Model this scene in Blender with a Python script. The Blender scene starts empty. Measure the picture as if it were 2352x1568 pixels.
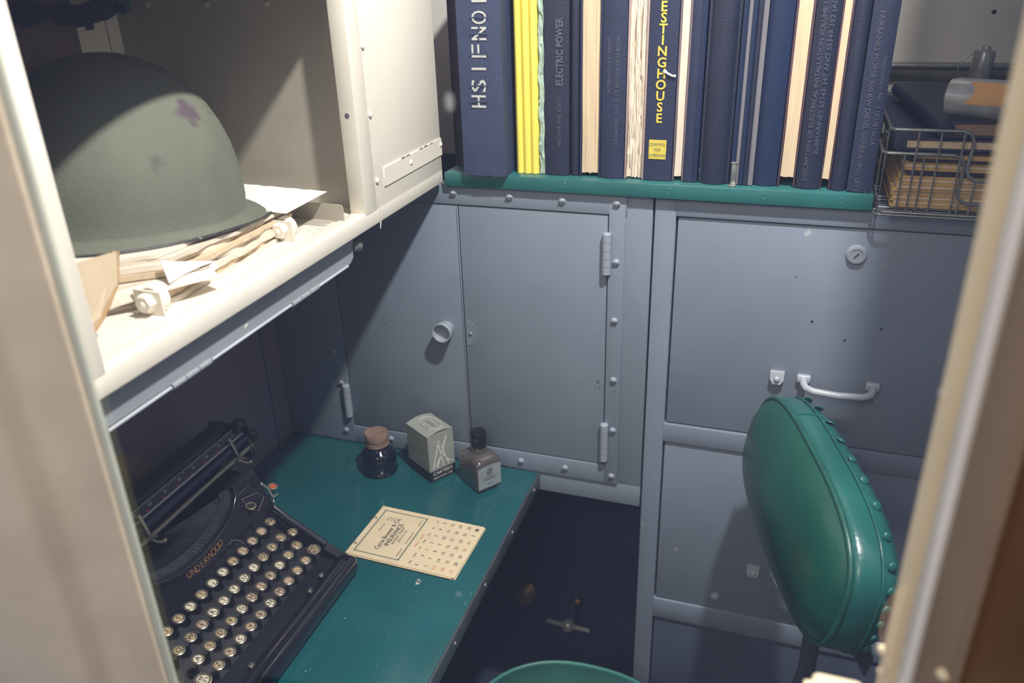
import bpy, bmesh, math, random
from mathutils import Vector, Matrix
random.seed(7)
scene = bpy.context.scene
C = scene.collection
H = 1.4665           # eye height: every coordinate below is relative to the eye, floor at -H
ZD = -0.7165         # desk top
PI = math.pi

# ------------------------------------------------------------------ materials
def lin(h):
    h = h.lstrip('#'); o = []
    for i in (0, 2, 4):
        c = int(h[i:i+2], 16) / 255
        o.append(c/12.92 if c <= 0.04045 else ((c+0.055)/1.055)**2.4)
    return (*o, 1)

MATS = {}
def M(name, col, rough=0.5, metal=0.0, var=0.12, scale=14, bump=0.0, bscale=150, stretch=(1, 1, 1), spec=0.5, speck=None, coat=0):
    if name in MATS: return MATS[name]
    m = bpy.data.materials.new(name); m.use_nodes = True
    nt = m.node_tree; N = nt.nodes; L = nt.links
    b = N['Principled BSDF']
    tc = N.new('ShaderNodeTexCoord'); mp = N.new('ShaderNodeMapping'); mp.inputs['Scale'].default_value = stretch
    L.new(tc.outputs['Object'], mp.inputs['Vector'])
    nz = N.new('ShaderNodeTexNoise'); nz.inputs['Scale'].default_value = scale; nz.inputs['Detail'].default_value = 5
    L.new(mp.outputs[0], nz.inputs['Vector'])
    rp = N.new('ShaderNodeValToRGB')
    c = lin(col)
    rp.color_ramp.elements[0].position = 0.3; rp.color_ramp.elements[1].position = 0.7
    rp.color_ramp.elements[0].color = tuple(x*(1-var) for x in c[:3]) + (1,)
    rp.color_ramp.elements[1].color = tuple(min(1, x*(1+var)) for x in c[:3]) + (1,)
    L.new(nz.outputs['Fac'], rp.inputs['Fac'])
    out = rp.outputs['Color']
    if speck:
        n2 = N.new('ShaderNodeTexNoise'); n2.inputs['Scale'].default_value = speck[1]; n2.inputs['Detail'].default_value = 3
        L.new(mp.outputs[0], n2.inputs['Vector'])
        r2 = N.new('ShaderNodeValToRGB'); r2.color_ramp.elements[0].position = speck[2]; r2.color_ramp.elements[1].position = min(1, speck[2]+0.03)
        L.new(n2.outputs['Fac'], r2.inputs['Fac'])
        mx = N.new('ShaderNodeMix'); mx.data_type = 'RGBA'
        L.new(r2.outputs['Color'], mx.inputs['Factor']); L.new(out, mx.inputs['A']); mx.inputs['B'].default_value = lin(speck[0])
        out = mx.outputs['Result']
    L.new(out, b.inputs['Base Color'])
    b.inputs['Roughness'].default_value = rough; b.inputs['Metallic'].default_value = metal
    b.inputs['Specular IOR Level'].default_value = spec
    b.inputs['Coat Weight'].default_value = coat
    if bump:
        nb = N.new('ShaderNodeTexNoise'); nb.inputs['Scale'].default_value = bscale; nb.inputs['Detail'].default_value = 3
        L.new(mp.outputs[0], nb.inputs['Vector'])
        bp = N.new('ShaderNodeBump'); bp.inputs['Strength'].default_value = bump; bp.inputs['Distance'].default_value = 0.002
        L.new(nb.outputs['Fac'], bp.inputs['Height']); L.new(bp.outputs[0], b.inputs['Normal'])
    MATS[name] = m
    return m

grey = M('grey_blue_paint', '#76818f', 0.45, var=0.06, scale=9, bump=0.12, bscale=60)
grey2 = M('drawer_grey_paint', '#758090', 0.45, var=0.07, scale=7, bump=0.15, bscale=45, speck=('#9aa0a6', 38, 0.74))
flapgrey = M('flap_grey_paint', '#8f949b', 0.35, var=0.05, scale=9, bump=0.08)
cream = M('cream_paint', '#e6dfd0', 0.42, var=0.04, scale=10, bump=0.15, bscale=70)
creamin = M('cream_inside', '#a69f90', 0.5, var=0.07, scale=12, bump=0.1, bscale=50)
white = M('white_wall_paint', '#c9c6be', 0.6, var=0.05, scale=5)
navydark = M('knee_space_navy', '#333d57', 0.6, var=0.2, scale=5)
wallveil = M('wall_with_veil_tint', '#7d6f82', 0.5, var=0.12, scale=4, stretch=(1, 3, 0.6))  # plum tint puts the hazy glass reflection into the wall colour
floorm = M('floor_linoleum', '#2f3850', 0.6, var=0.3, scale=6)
green = M('green_linoleum', '#155055', 0.17, var=0.14, scale=8, bump=0.05, speck=('#7fa9a2', 170, 0.78))
ledgegreen = M('green_ledge_paint', '#27605f', 0.32, var=0.12, scale=12, bump=0.1, bscale=40)
deskedge = M('dark_metal_edging', '#4c5258', 0.4, 0.3, var=0.2, scale=30, bump=0.1)
steel = M('dull_steel', '#a9aaa6', 0.35, 0.85, var=0.12, scale=40)
wire = M('zinc_wire', '#8d8f8e', 0.38, 0.8, var=0.2, scale=60)
brassd = M('old_brass', '#a9854c', 0.28, 0.5, var=0.25, scale=50)
navy = M('navy_cloth', '#1b2440', 0.55, var=0.12, scale=40, bump=0.25, bscale=600, speck=('#8f97a8', 120, 0.80))
navy2 = M('navy_cloth_dark', '#171e33', 0.5, var=0.14, scale=30, bump=0.25, bscale=500, speck=('#8f97a8', 90, 0.80))
navy3 = M('navy_buckram_pale', '#2b3654', 0.6, var=0.12, scale=60, bump=0.35, bscale=700)
navyg = M('navy_gloss', '#1c2844', 0.32, var=0.12, scale=20, stretch=(1, 1, 0.05))
plum = M('worn_dark_cloth', '#2b2530', 0.7, var=0.3, scale=30)
slate = M('slate_binding', '#6b6a72', 0.6, var=0.2, scale=40, stretch=(1, 1, .1))
yellow = M('yellow_card', '#eddc5c', 0.5, var=0.05, scale=20)
mint = M('ragged_mint_paper', '#9db5a4', 0.8, var=0.2, scale=60)
paper = M('aged_pages', '#cfb897', 0.85, var=0.12, scale=160, stretch=(8, 0.2, 0.1))
paperw = M('pale_pages', '#d9ccb8', 0.85, var=0.08, scale=160, stretch=(8, 0.2, 0.1))
papersh = M('white_sheet', '#ece9e6', 0.8, var=0.03, scale=30)
paperb = M('bundle_paper', '#e3d6c2', 0.85, var=0.10, scale=45, stretch=(1, .5, 14))
manila = M('manila_paper', '#c19c5f', 0.8, var=0.12, scale=60, stretch=(1, 1, 10))
board = M('tan_cardboard', '#bda98c', 0.85, var=0.1, scale=40)
boardedge = M('brown_cardboard_edge', '#a5855c', 0.9, var=0.2, scale=90)
browncard = M('brown_backing', '#6f5b4d', 0.8, var=0.12, scale=14)
clothm = M('dark_navy_rag', '#20263a', 0.9, var=0.4, scale=40, bump=0.6, bscale=90)
teal = M('teal_rag', '#45625a', 0.9, var=0.2, scale=60)
olive = M('olive_helmet_paint', '#5f6254', 0.75, var=0.10, scale=22, bump=0.45, bscale=800, speck=('#55474b', 20, 0.72))
helmetin = M('helmet_rim_steel', '#3b3d3c', 0.5, 0.4, var=0.3, scale=120, speck=('#d5d0c5', 150, 0.66))
blackgloss = M('black_enamel', '#15131c', 0.16, var=0.2, scale=12, coat=0.5)
blacksemi = M('black_worn_enamel', '#1a1a22', 0.35, var=0.3, scale=30)
barmetal = M('type_bar_steel', '#4a5058', 0.3, 0.6, var=0.3, scale=80)
keyring = M('key_ring_nickel', '#bdb5a2', 0.25, 0.9, var=0.1, scale=60)
key1 = M('key_face_ivory', '#d8cdb4', 0.3, var=0.06, scale=60)
key2 = M('key_face_tan', '#b09a78', 0.3, var=0.12, scale=80)
key3 = M('key_face_pink', '#b59c82', 0.3, var=0.1, scale=80)
keyred = M('key_face_red', '#b0553c', 0.3, var=0.1, scale=80)
keydark = M('key_face_dark', '#2a2428', 0.3, var=0.1, scale=80)
inkblk = M('ink_print', '#25221f', 0.7, var=0.05)
inkgrn = M('print_grey_green', '#5f6b5e', 0.8, var=0.05)
inkgry = M('print_grey', '#55565a', 0.8, var=0.05)
inkred = M('print_red', '#c98a66', 0.8, var=0.05)
calm = M('calendar_paper', '#dcc8a4', 0.8, var=0.05, scale=40)
stencil = M('stencil_white', '#b2b4b0', 0.8, var=0.15, scale=200)
silver = M('faded_silver_print', '#4b5060', 0.6, var=0.3, scale=150)
silver2 = M('silver_print', '#454c5e', 0.6, var=0.2, scale=150)
gold = M('yellow_print', '#d2bd4a', 0.6, var=0.1, scale=100)
goldink = M('gilt_lettering', '#6e4f2f', 0.5, var=0.2, scale=150)
white_ink = M('white_print', '#d9d9d0', 0.6, var=0.05)
red_ink = M('red_print', '#c4403c', 0.6, var=0.05)
inkglass = M('dark_ink_glass', '#0d1320', 0.06, var=0.1, coat=0.6)
amber = M('brown_bottle_glass', '#4f4a49', 0.12, var=0.25, scale=30, coat=0.4)
cork = M('brown_cork_cap', '#7c6457', 0.75, var=0.2, scale=90, bump=0.3, bscale=300)
blackcap = M('black_bakelite', '#17151a', 0.3, var=0.1)
boxgrey = M('printed_grey_card', '#8f938b', 0.7, var=0.07, scale=50)
boxblack = M('printed_black_card', '#15161a', 0.6, var=0.1)
labelm = M('grey_paper_label', '#8b9498', 0.75, var=0.1, scale=60)
leather = M('green_leather', '#0a4337', 0.3, var=0.22, scale=9, bump=0.18, bscale=160)
leather2 = M('green_leather_band', '#1a5350', 0.26, var=0.18, scale=14, bump=0.15, bscale=160)
piping = M('green_piping', '#134a42', 0.35, var=0.2, scale=40)
jambm = M('beige_frame_paint', '#c9b99f', 0.55, var=0.08, scale=22, bump=0.3, bscale=45)
jambr = M('cream_frame_paint', '#d6c7a6', 0.5, var=0.05, scale=15)
gasket = M('pale_gasket', '#b9bbaa', 0.35, var=0.08, scale=30)
beadm = M('white_bead', '#ddd8d0', 0.25, var=0.04, scale=30)
shadebrown = M('shaded_frame_edge', '#7d6a57', 0.6, var=0.1, scale=20)  # frame face turned from the light, its shade put into the brown
wood = M('dark_brown_wood', '#573412', 0.5, var=0.3, scale=8, stretch=(1, 1, 0.1))
can_m = M('scuffed_clear_plastic', '#8d9093', 0.25, 0.2, var=0.25, scale=40)
orange = M('tan_orange_tag', '#b98a55', 0.7, var=0.1, scale=40)

# ------------------------------------------------------------------ mesh builder
class MB:
    def __init__(s):
        s.v = []; s.f = []; s.m = []; s.mi = 0
    def add(s, verts, faces, mi=None):
        b = len(s.v); s.v.extend(Vector(p) for p in verts)
        for f in faces:
            s.f.append([b+i for i in f]); s.m.append(s.mi if mi is None else mi)
        return s
    def box(s, lo, hi, bev=0.0, mi=None, seg=2, mat=None):
        lo = Vector(lo); hi = Vector(hi)
        bm = bmesh.new(); bmesh.ops.create_cube(bm, size=1.0)
        for v in bm.verts:
            v.co = Vector([lo[k] + (v.co[k]+.5)*(hi[k]-lo[k]) for k in range(3)])
        if bev > 0: bmesh.ops.bevel(bm, geom=bm.edges[:], offset=bev, segments=seg, affect='EDGES', profile=0.5)
        if mat is not None: bmesh.ops.transform(bm, matrix=mat, verts=bm.verts[:])
        bm.verts.ensure_lookup_table(); bm.verts.index_update()
        s.add([v.co.copy() for v in bm.verts], [[v.index for v in f.verts] for f in bm.faces], mi); bm.free()
        return s
    def loft(s, rings, mi=None, caps=True, closed=True):
        n = len(rings[0]); vs = [p for r in rings for p in r]; fs = []
        for a in range(len(rings)-1):
            for i in range(n if closed else n-1):
                j = (i+1) % n
                fs.append([a*n+i, a*n+j, (a+1)*n+j, (a+1)*n+i])
        if caps and closed:
            fs.append(list(range(n))[::-1]); fs.append([(len(rings)-1)*n+i for i in range(n)])
        return s.add(vs, fs, mi)
    def frame(s, d):
        d = Vector(d).normalized(); a = Vector((0, 0, 1)) if abs(d.z) < .9 else Vector((1, 0, 0))
        u = a.cross(d).normalized(); return u, d.cross(u)
    def cyl(s, p0, p1, r0, r1=None, seg=16, mi=None, caps=True):
        p0 = Vector(p0); p1 = Vector(p1); r1 = r0 if r1 is None else r1; u, w = s.frame(p1-p0)
        ring = lambda p, r: [p + (u*math.cos(2*PI*i/seg) + w*math.sin(2*PI*i/seg))*r for i in range(seg)]
        return s.loft([ring(p0, r0), ring(p1, r1)], mi, caps)
    def lathe(s, prof, o, axis=(0, 0, 1), seg=24, mi=None):
        o = Vector(o); ax = Vector(axis).normalized(); u, w = s.frame(ax)
        return s.loft([[o + ax*z + (u*math.cos(2*PI*i/seg)+w*math.sin(2*PI*i/seg))*max(r, 1e-5) for i in range(seg)] for r, z in prof], mi)
    def tube(s, pts, r, seg=8, mi=None, closed=False):
        pts = [Vector(p) for p in pts]; n = len(pts); rings = []; u = None
        for k, p in enumerate(pts):
            if closed: d = pts[(k+1) % n]-pts[k-1]
            else: d = pts[min(k+1, n-1)]-pts[max(k-1, 0)]
            d.normalize()
            if u is None: u, w = s.frame(d)
            else:
                u = (u - d*u.dot(d)).normalized(); w = d.cross(u)
            rings.append([p + (u*math.cos(2*PI*i/seg)+w*math.sin(2*PI*i/seg))*r for i in range(seg)])
        if closed: rings.append(rings[0]); return s.loft(rings, mi, False)
        return s.loft(rings, mi)
    def ball(s, c, r, seg=16, mi=None, sc=(1, 1, 1)):
        c = Vector(c); rings = []
        for a in range(seg//2+1):
            t = PI*a/(seg//2)
            rings.append([c + Vector((math.sin(t)*math.cos(2*PI*i/seg)*sc[0], math.sin(t)*math.sin(2*PI*i/seg)*sc[1], -math.cos(t)*sc[2]))*r for i in range(seg)])
        return s.loft(rings, mi, False)
    def dome(s, c, n, r, h=None, seg=14, mi=None):
        h = r*.6 if h is None else h
        return s.lathe([(r, -.0005)]+[(r*math.cos(t), h*math.sin(t)) for t in [i*PI/2/5 for i in range(6)]], c, n, seg, mi)
    def prism(s, poly, ext, mi=None):
        a = [Vector(p) for p in poly]; e = Vector(ext)
        return s.loft([a, [p+e for p in a]], mi)
    def grid(s, fn, nu, nv, mi=None, thick=None):
        top = [[Vector(fn(i/nu, j/nv)) for j in range(nv+1)] for i in range(nu+1)]
        if thick is None:
            vs = [p for r in top for p in r]; n = nv+1
            return s.add(vs, [[i*n+j, (i+1)*n+j, (i+1)*n+j+1, i*n+j+1] for i in range(nu) for j in range(nv)], mi)
        t = thick if callable(thick) else (lambda a, b: Vector(thick))
        bot = [[top[i][j] + Vector(t(i/nu, j/nv)) for j in range(nv+1)] for i in range(nu+1)]
        n = nv+1; N = (nu+1)*n
        vs = [p for r in top for p in r] + [p for r in bot for p in r]; fs = []
        for i in range(nu):
            for j in range(nv):
                a = i*n+j; q = [a, a+n, a+n+1, a+1]
                fs.append(q); fs.append([x+N for x in q[::-1]])
        for i in range(nu):
            for j in (0, nv):
                a = i*n+j; fs.append([a, a+n, a+n+N, a+N])
        for j in range(nv):
            for i in (0, nu):
                a = i*n+j; fs.append([a, a+1, a+1+N, a+N])
        return s.add(vs, fs, mi)
    def text(s, st, o, right, up, h, mi=None, align='C', sx=1.0, bold=0.0, gap=1.0, fit=None):
        vs, fs, w = glyphs(st, bold, gap); o = Vector(o); r = Vector(right).normalized(); u = Vector(up).normalized()
        k = h/0.69; sx = fit/(w*k) if fit else sx; off = {'C': -w/2, 'L': 0, 'R': -w}[align]
        n = r.cross(u)*0.0004
        return s.add([o + r*((x+off)*k*sx) + u*((y-.345)*k) + n for x, y in vs], fs, mi)
    def build(s, name, mats, parent=None, base=None, smooth=38, fix=True):
        me = bpy.data.meshes.new(name)
        off = Vector((0, 0, 0))
        if parent is not None:
            q = parent
            while q is not None: off += Vector(q.location); q = q.parent
        if base is not None: off = off + Vector(base) + Vector((0, 0, H))
        vs = [p + Vector((0, 0, H)) - off for p in s.v]
        me.from_pydata(vs, [], s.f)
        for m in (mats if isinstance(mats, (list, tuple)) else [mats]): me.materials.append(m)
        me.polygons.foreach_set('material_index', s.m)
        if fix:
            bm = bmesh.new(); bm.from_mesh(me); bmesh.ops.recalc_face_normals(bm, faces=bm.faces[:]); bm.to_mesh(me); bm.free()
        if smooth:
            me.polygons.foreach_set('use_smooth', [True]*len(me.polygons)); me.set_sharp_from_angle(angle=math.radians(smooth))
        me.update()
        o = bpy.data.objects.new(name, me); C.objects.link(o)
        if base is not None: o.location = Vector(base)+Vector((0, 0, H))
        if parent is not None: o.parent = parent
        return o

GL = {}
def glyphs(st, bold=0.0, gap=1.0):
    k = (st, bold, gap)
    if k in GL: return GL[k]
    cu = bpy.data.curves.new('t', 'FONT'); cu.body = st; cu.size = 1; cu.resolution_u = 3; cu.offset = bold; cu.space_character = gap
    ob = bpy.data.objects.new('t', cu); C.objects.link(ob)
    dg = bpy.context.evaluated_depsgraph_get(); ev = ob.evaluated_get(dg); me = ev.to_mesh()
    vs = [(v.co.x, v.co.y) for v in me.vertices]; fs = [list(p.vertices) for p in me.polygons]
    ev.to_mesh_clear(); bpy.data.objects.remove(ob); bpy.data.curves.remove(cu)
    x0 = min([v[0] for v in vs] or [0]); w = max([v[0] for v in vs] or [0])-x0
    GL[k] = ([(x-x0, y) for x, y in vs], fs, w)
    return GL[k]

def tag(o, label=None, cat=None, group=None, kind=None):
    if label: o['label'] = label
    if cat: o['category'] = cat
    if group: o['group'] = group
    if kind: o['kind'] = kind
    return o
def thing(name, label, cat, loc, group=None):
    o = bpy.data.objects.new(name, None); C.objects.link(o); o.location = Vector(loc)+Vector((0, 0, H)); o.empty_display_size = .05
    return tag(o, label, cat, group)
def struct(name, mb, mat, **k): return tag(mb.build(name, mat, **k), kind='structure')

# ------------------------------------------------------------------ the room
struct('floor', MB().box((-.9, -.6, -H-.02), (.9, 1.4, -H)), floorm)
struct('wall_left', MB().box((-.80, .30, -H), (-.745, 1.30, .849)), wallveil)
struct('wall_back', MB().box((-.80, 1.27, -.30), (.75, 1.32, .849)), white)
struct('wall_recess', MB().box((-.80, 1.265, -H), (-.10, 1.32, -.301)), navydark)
struct('wall_front', MB().box((-.80, .315, -H), (.65, .350, -.53)), M('front_wall_grey', '#4a505a', .6))
struct('wall_front_right', MB().box((.139, .305, -H), (.65, .340, .849)), MATS['front_wall_grey'])
struct('ceiling', MB().box((-.80, .35, .85), (.65, 1.32, .88)), M('ceiling_grey', '#3d4148', .7))
struct('wall_right', MB().box((.60, .30, -H), (.65, 1.30, .849)), M('side_wall_grey', '#5a606a', .6))
t = MB().box((-.43, 1.245, -.152), (.59, 1.27, -.147), .001); t.box((-.43, 1.262, -.17), (.59, 1.27, -.152), .001)
struct('trim_1', t, wire)
ws = MB(); ws.box((-.7452, .955, -.72), (-.7444, .9575, -.28)); struct('trim_5', ws, navydark)
wh = MB(); wh.cyl((.2272, 1.2695, -.0851), (.2272, 1.272, -.0851), .003, seg=12); struct('trim_2', wh, inkblk)

# ------------------------------------------------------------------ viewing window
Z0, Z1 = -.95, .22
win = bpy.data.objects.new('window_1', None); C.objects.link(win); win.location = (-.13, .29, H-.3); win['kind'] = 'structure'
p = [(-.74, .335), (-.66, .262), (-.392, .262), (-.384, .2635), (-.379, .268), (-.376, .2745), (-.371, .2785), (-.362, .28), (-.337, .28), (-.3355, .2812), (-.3352, .2830), (-.405, .335)]
MB().prism([(x, y, Z0) for x, y in p], (0, 0, Z1-Z0)).build('jamb', jambm, win, smooth=50)
p = [(-.3365, .2832), (-.3335, .2834), (-.3318, .2846), (-.3318, .2866), (-.3345, .2890), (-.344, .2895)]
MB().prism([(x, y, Z0) for x, y in p], (0, 0, Z1-Z0)).build('gasket', gasket, win)
p = [(.0685, .331), (.0745, .350), (.10, .350), (.10, .322), (.0785, .322), (.0772, .330), (.076, .331)]
rj = MB().prism([(x, y, Z0) for x, y in p], (0, 0, Z1-Z0))
rj.build('jamb', jambr, win)
p = [(.0742, .3145+.004), (.0755, .3135), (.0775, .312), (.0795, .3135), (.0802, .322), (.0745, .322)]
MB().prism([(x, y, Z0) for x, y in p], (0, 0, Z1-Z0)).build('glazing_bead', beadm, win)
p = [(.0795, .3135), (.0885, .300), (.0935, .300), (.0935, .33), (.0795, .33)]
MB().prism([(x, y, Z0) for x, y in p], (0, 0, Z1-Z0)).build('frame_edge', shadebrown, win)
for (c, r) in (((.0872, .3015, -.287), .0030), ((.0683, .3305, -.3075), .0030), ((.0700, .3308, -.3215), .0024)):
    MB().dome(c, (-.55, -.83, 0), r, r*.7).build('screw', jambr, win)
gm = bpy.data.materials.new('window_glass'); gm.use_nodes = True; nt = gm.node_tree
for n in list(nt.nodes): nt.nodes.remove(n)
o_ = nt.nodes.new('ShaderNodeOutputMaterial'); tr = nt.nodes.new('ShaderNodeBsdfTransparent'); gs = nt.nodes.new('ShaderNodeBsdfGlossy'); gs.inputs['Roughness'].default_value = 0.02
mx = nt.nodes.new('ShaderNodeMixShader'); mx.inputs[0].default_value = .095
nt.links.new(tr.outputs[0], mx.inputs[1]); nt.links.new(gs.outputs[0], mx.inputs[2]); nt.links.new(mx.outputs[0], o_.inputs[0])
MB().add([(-.339, .288, Z0), (.0795, .3165, Z0), (.0795, .3165, Z1), (-.339, .288, Z1)], [[0, 1, 2, 3]]).build('pane', gm, win, smooth=0)
sm = bpy.data.materials.new('glass_smudge'); sm.use_nodes = True; nt = sm.node_tree
b_ = nt.nodes['Principled BSDF']; b_.inputs['Base Color'].default_value = (.8, .82, .8, 1); b_.inputs['Alpha'].default_value = .45; b_.inputs['Roughness'].default_value = .9
def onpane(x, z): return (x, .288+(x+.339)*(.0285/.4185)-.0006, z)
for x, z, rx, rz in ((-.128, -.0512, .0015, .0035), (.0655, -.158, .0012, .0012), (-.139, -.301, .0011, .0011), (-.011, -.276, .001, .001)):
    c = Vector(onpane(x, z)); MB().add([c+Vector((rx*math.cos(a), rx*.068*math.cos(a), rz*math.sin(a))) for a in [i*2*PI/14 for i in range(14)]], [list(range(14))]).build('smudge', sm, win, smooth=0)
# brown reveal beside the window
struct('trim_3', MB().prism([(.0936, .33, Z0), (.0936, .300, Z0), (.112, .20, Z0), (.14, .20, Z0), (.14, .33, Z0)], (0, 0, Z1-Z0)), wood)
# cream latch on the window sill edge
la = thing('window_latch', 'cream painted latch block at the foot of the window frame', 'latch', (.052, .33, -.39))
lb = MB().box((.0400, .320, -.39), (.0655, .342, -.3395), .004, seg=3)
lb.build('latch_block', jambr, la)
MB().cyl((.0370, .330, -.3415), (.050, .330, -.3375), .0035).build('latch_pin', jambr, la)

# ------------------------------------------------------------------ white overhead cabinet
cab = thing('overhead_cabinet', 'cream steel overhead cabinet with an open front, holding the helmet and papers', 'cabinet', (-.59, .6, -.275))
XF = -.435
b = MB()
b.box((-.7449, .352, -.272), (-.740, .985, .10))                         # back
b.box((-.742, .352, -.2553), (XF-.02, .372, .10))                        # near end
b.box((-.742, .352, .08), (XF-.02, .985, .10))                           # top
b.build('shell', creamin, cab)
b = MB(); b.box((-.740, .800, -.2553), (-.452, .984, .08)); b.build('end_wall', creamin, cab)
MB().box((-.742, .352, -.272), (-.452, .985, -.2553)).build('shelf', cream, cab)
b = MB()
b.box((-.455, .352, -.272), (XF, .9885, -.2535), .0022)
b.build('bottom_rail', cream, cab)
b = MB(); b.box((-.452, .352, -.256), (XF+.0006, .3878, .10), .0018); b.build('stile', cream, cab)
b = MB(); b.box((-.454, .7725, -.256), (XF+.0006, .800, .10), .0015)
b.build('stile', cream, cab)
b = MB(); b.box((-.455, .352, -.012), (XF, .80, .10), .002); b.build('header_rail', cream, cab)
b = MB(); b.box((-.4545, .7995, -.2705), (XF-.0002, .9885, .10), .0012)
b.build('side_panel', cream, cab)
b = MB(); b.box((XF-.001, .822, -.2355), (XF+.0014, .9885, -.2135), .0006, seg=1)
for k in range(9):
    y = .845+.014*k+random.uniform(-.004, .004); 
    if k in (2, 3, 6, 7, 8): b.box((XF+.0012, y-.006, -.2143), (XF+.0016, y+.004, -.2128-.0006*random.random()), mi=1)
b.build('kick_strip', [cream, inkgry], cab)
for y, z in ((.803, -.082), (.8045, -.152), (.8055, -.2245), (.893, -.2235), (.9845, -.221)):
    MB().dome((XF+.0006 if y < .82 else XF+.0014, y, z), (1, 0, 0), .0032, .0022).build('screw', cream, cab)
MB().cyl((-.4445, .7726, -.148), (-.4445, .7722, -.148), .0028, seg=12).build('bolt_hole', inkgry, cab)
for x in (-.694, -.616, -.540): MB().dome((x, .800, -.0385), (0, -1, 0), .004, .004).build('rivet', creamin, cab)
for x, z in ((-.567, -.105), (-.50, -.14), (-.47, -.11), (-.63, -.15)): MB().dome((x, .800, z), (0, -1, 0), .0012, .0008).build('paint_drip', creamin, cab)
MB().box((-.7397, .7795, -.2553), (-.7393, .7803, .08)).build('panel_seam', inkgry, cab)
MB().add([(-.7396, .735, -.2553), (-.7396, .7995, -.2553), (-.7396, .7995, .08), (-.7396, .735, .08)], [[0, 1, 2, 3]]).build('back_panel', cream, cab)
MB().tube([(XF+.0012, .8045, -.2400), (XF+.0016, .8038, -.262), (XF+.0012, .8030, -.2715)], .0003, 4).build('paint_strip', cream, cab)
MB().grid(lambda u, v: (XF+.001-.001*u, .8015+.003*v*(1-.4*u), -.2705-.008*u), 3, 2, thick=(.0004, 0, 0)).build('paint_flake', cream, cab)
# flange bracket and door rollers on the shelf floor
poly = [(-.520, -.2553), (-.4466, -.2553), (-.4466, -.242)] + [(-.4506+.004*math.cos(a), -.240+.004*math.sin(a)) for a in (0.2, .6, 1.0, 1.57)] + [(-.520, -.2355)]
b = MB().prism([(x, .745, z) for x, z in poly], (0, .0016, 0)); b.box((-.52, .728, -.2553), (-.46, .746, -.2538), .0004, seg=1)
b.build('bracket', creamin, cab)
def roller(x, y, big):
    r = MB(); z = -.2553+.0115
    r.lathe([(.004, -.008), (.0108, -.008), (.0115, -.007), (.0115, .0005), (.0108, .0015), (.004, .0015)], (x, y+.010, z), (0, 1, 0), 22)
    ro = r.build('roller', cream, cab)
    n = MB().lathe([(.0001, -.0085), (.007, -.0085), (.0082, -.0072), (.0082, -.001), (.0001, -.001)], (x, y, z), (0, 1, 0), 6)
    n.dome((x, y-.0085, z), (0, -1, 0), .003, .0016); n.build('hex_nut', cream, ro, smooth=20)
    n = MB().box((x-.014, y-.0012, -.2553), (x+.013, y+.001, -.2553+.021), .0005, seg=1); n.build('roller_plate', cream, ro)
roller(-.4755, .482, 1)
roller(-.4775, .676, 0)

# hinged grey flap under the cabinet
fl = thing('hinged_flap', 'narrow grey hinged flap hanging under the cream cabinet', 'flap', (-.455, .58, -.30))
b = MB().prism([(-.4545, .386, -.2722), (-.4545, .386, -.303), (-.4545, .752, -.305), (-.4545, .760, -.3005), (-.4545, .764, -.2722)], (.005, 0, 0))
b.box((-.4495, .386, -.2745), (-.4445, .775, -.2722)); b.box((-.4496, .66, -.279), (-.446, .664, -.2745)); b.build('strip', flapgrey, fl)
b = MB()
for y0, y1 in ((.388, .4565), (.508, .632), (.684, .746)): b.cyl((-.4492, y0, -.3055), (-.4492, y1, -.3055), .0015, seg=10)
b.build('hinge_rod', M('rod_pale', '#aeb3bb', .35), fl)
for y0, y1 in ((.4575, .507), (.633, .683)):
    b = MB(); w = (y1-y0)/3
    for k in range(3): b.cyl((-.450, y0+w*k+.0004, -.3058), (-.450, y0+w*(k+1)-.0004, -.3058), .0028, seg=12)
    b.build('hinge_knuckle', flapgrey, fl)
MB().add([(-.4493, .5575, -.2985), (-.4493, .5620, -.2970), (-.4493, .5630, -.2945), (-.4493, .5580, -.2950)], [[0, 1, 2, 3]]).build('paint_chip', cream, fl, smooth=0)
MB().lathe([(.0001, 0), (.0035, 0), (.0035, .006), (.0058, .0075), (.0062, .011), (.0045, .0145), (.0001, .0155)], (-.450, .763, -.291), (0, 1, 0), 16).build('knob', steel, fl)

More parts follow.
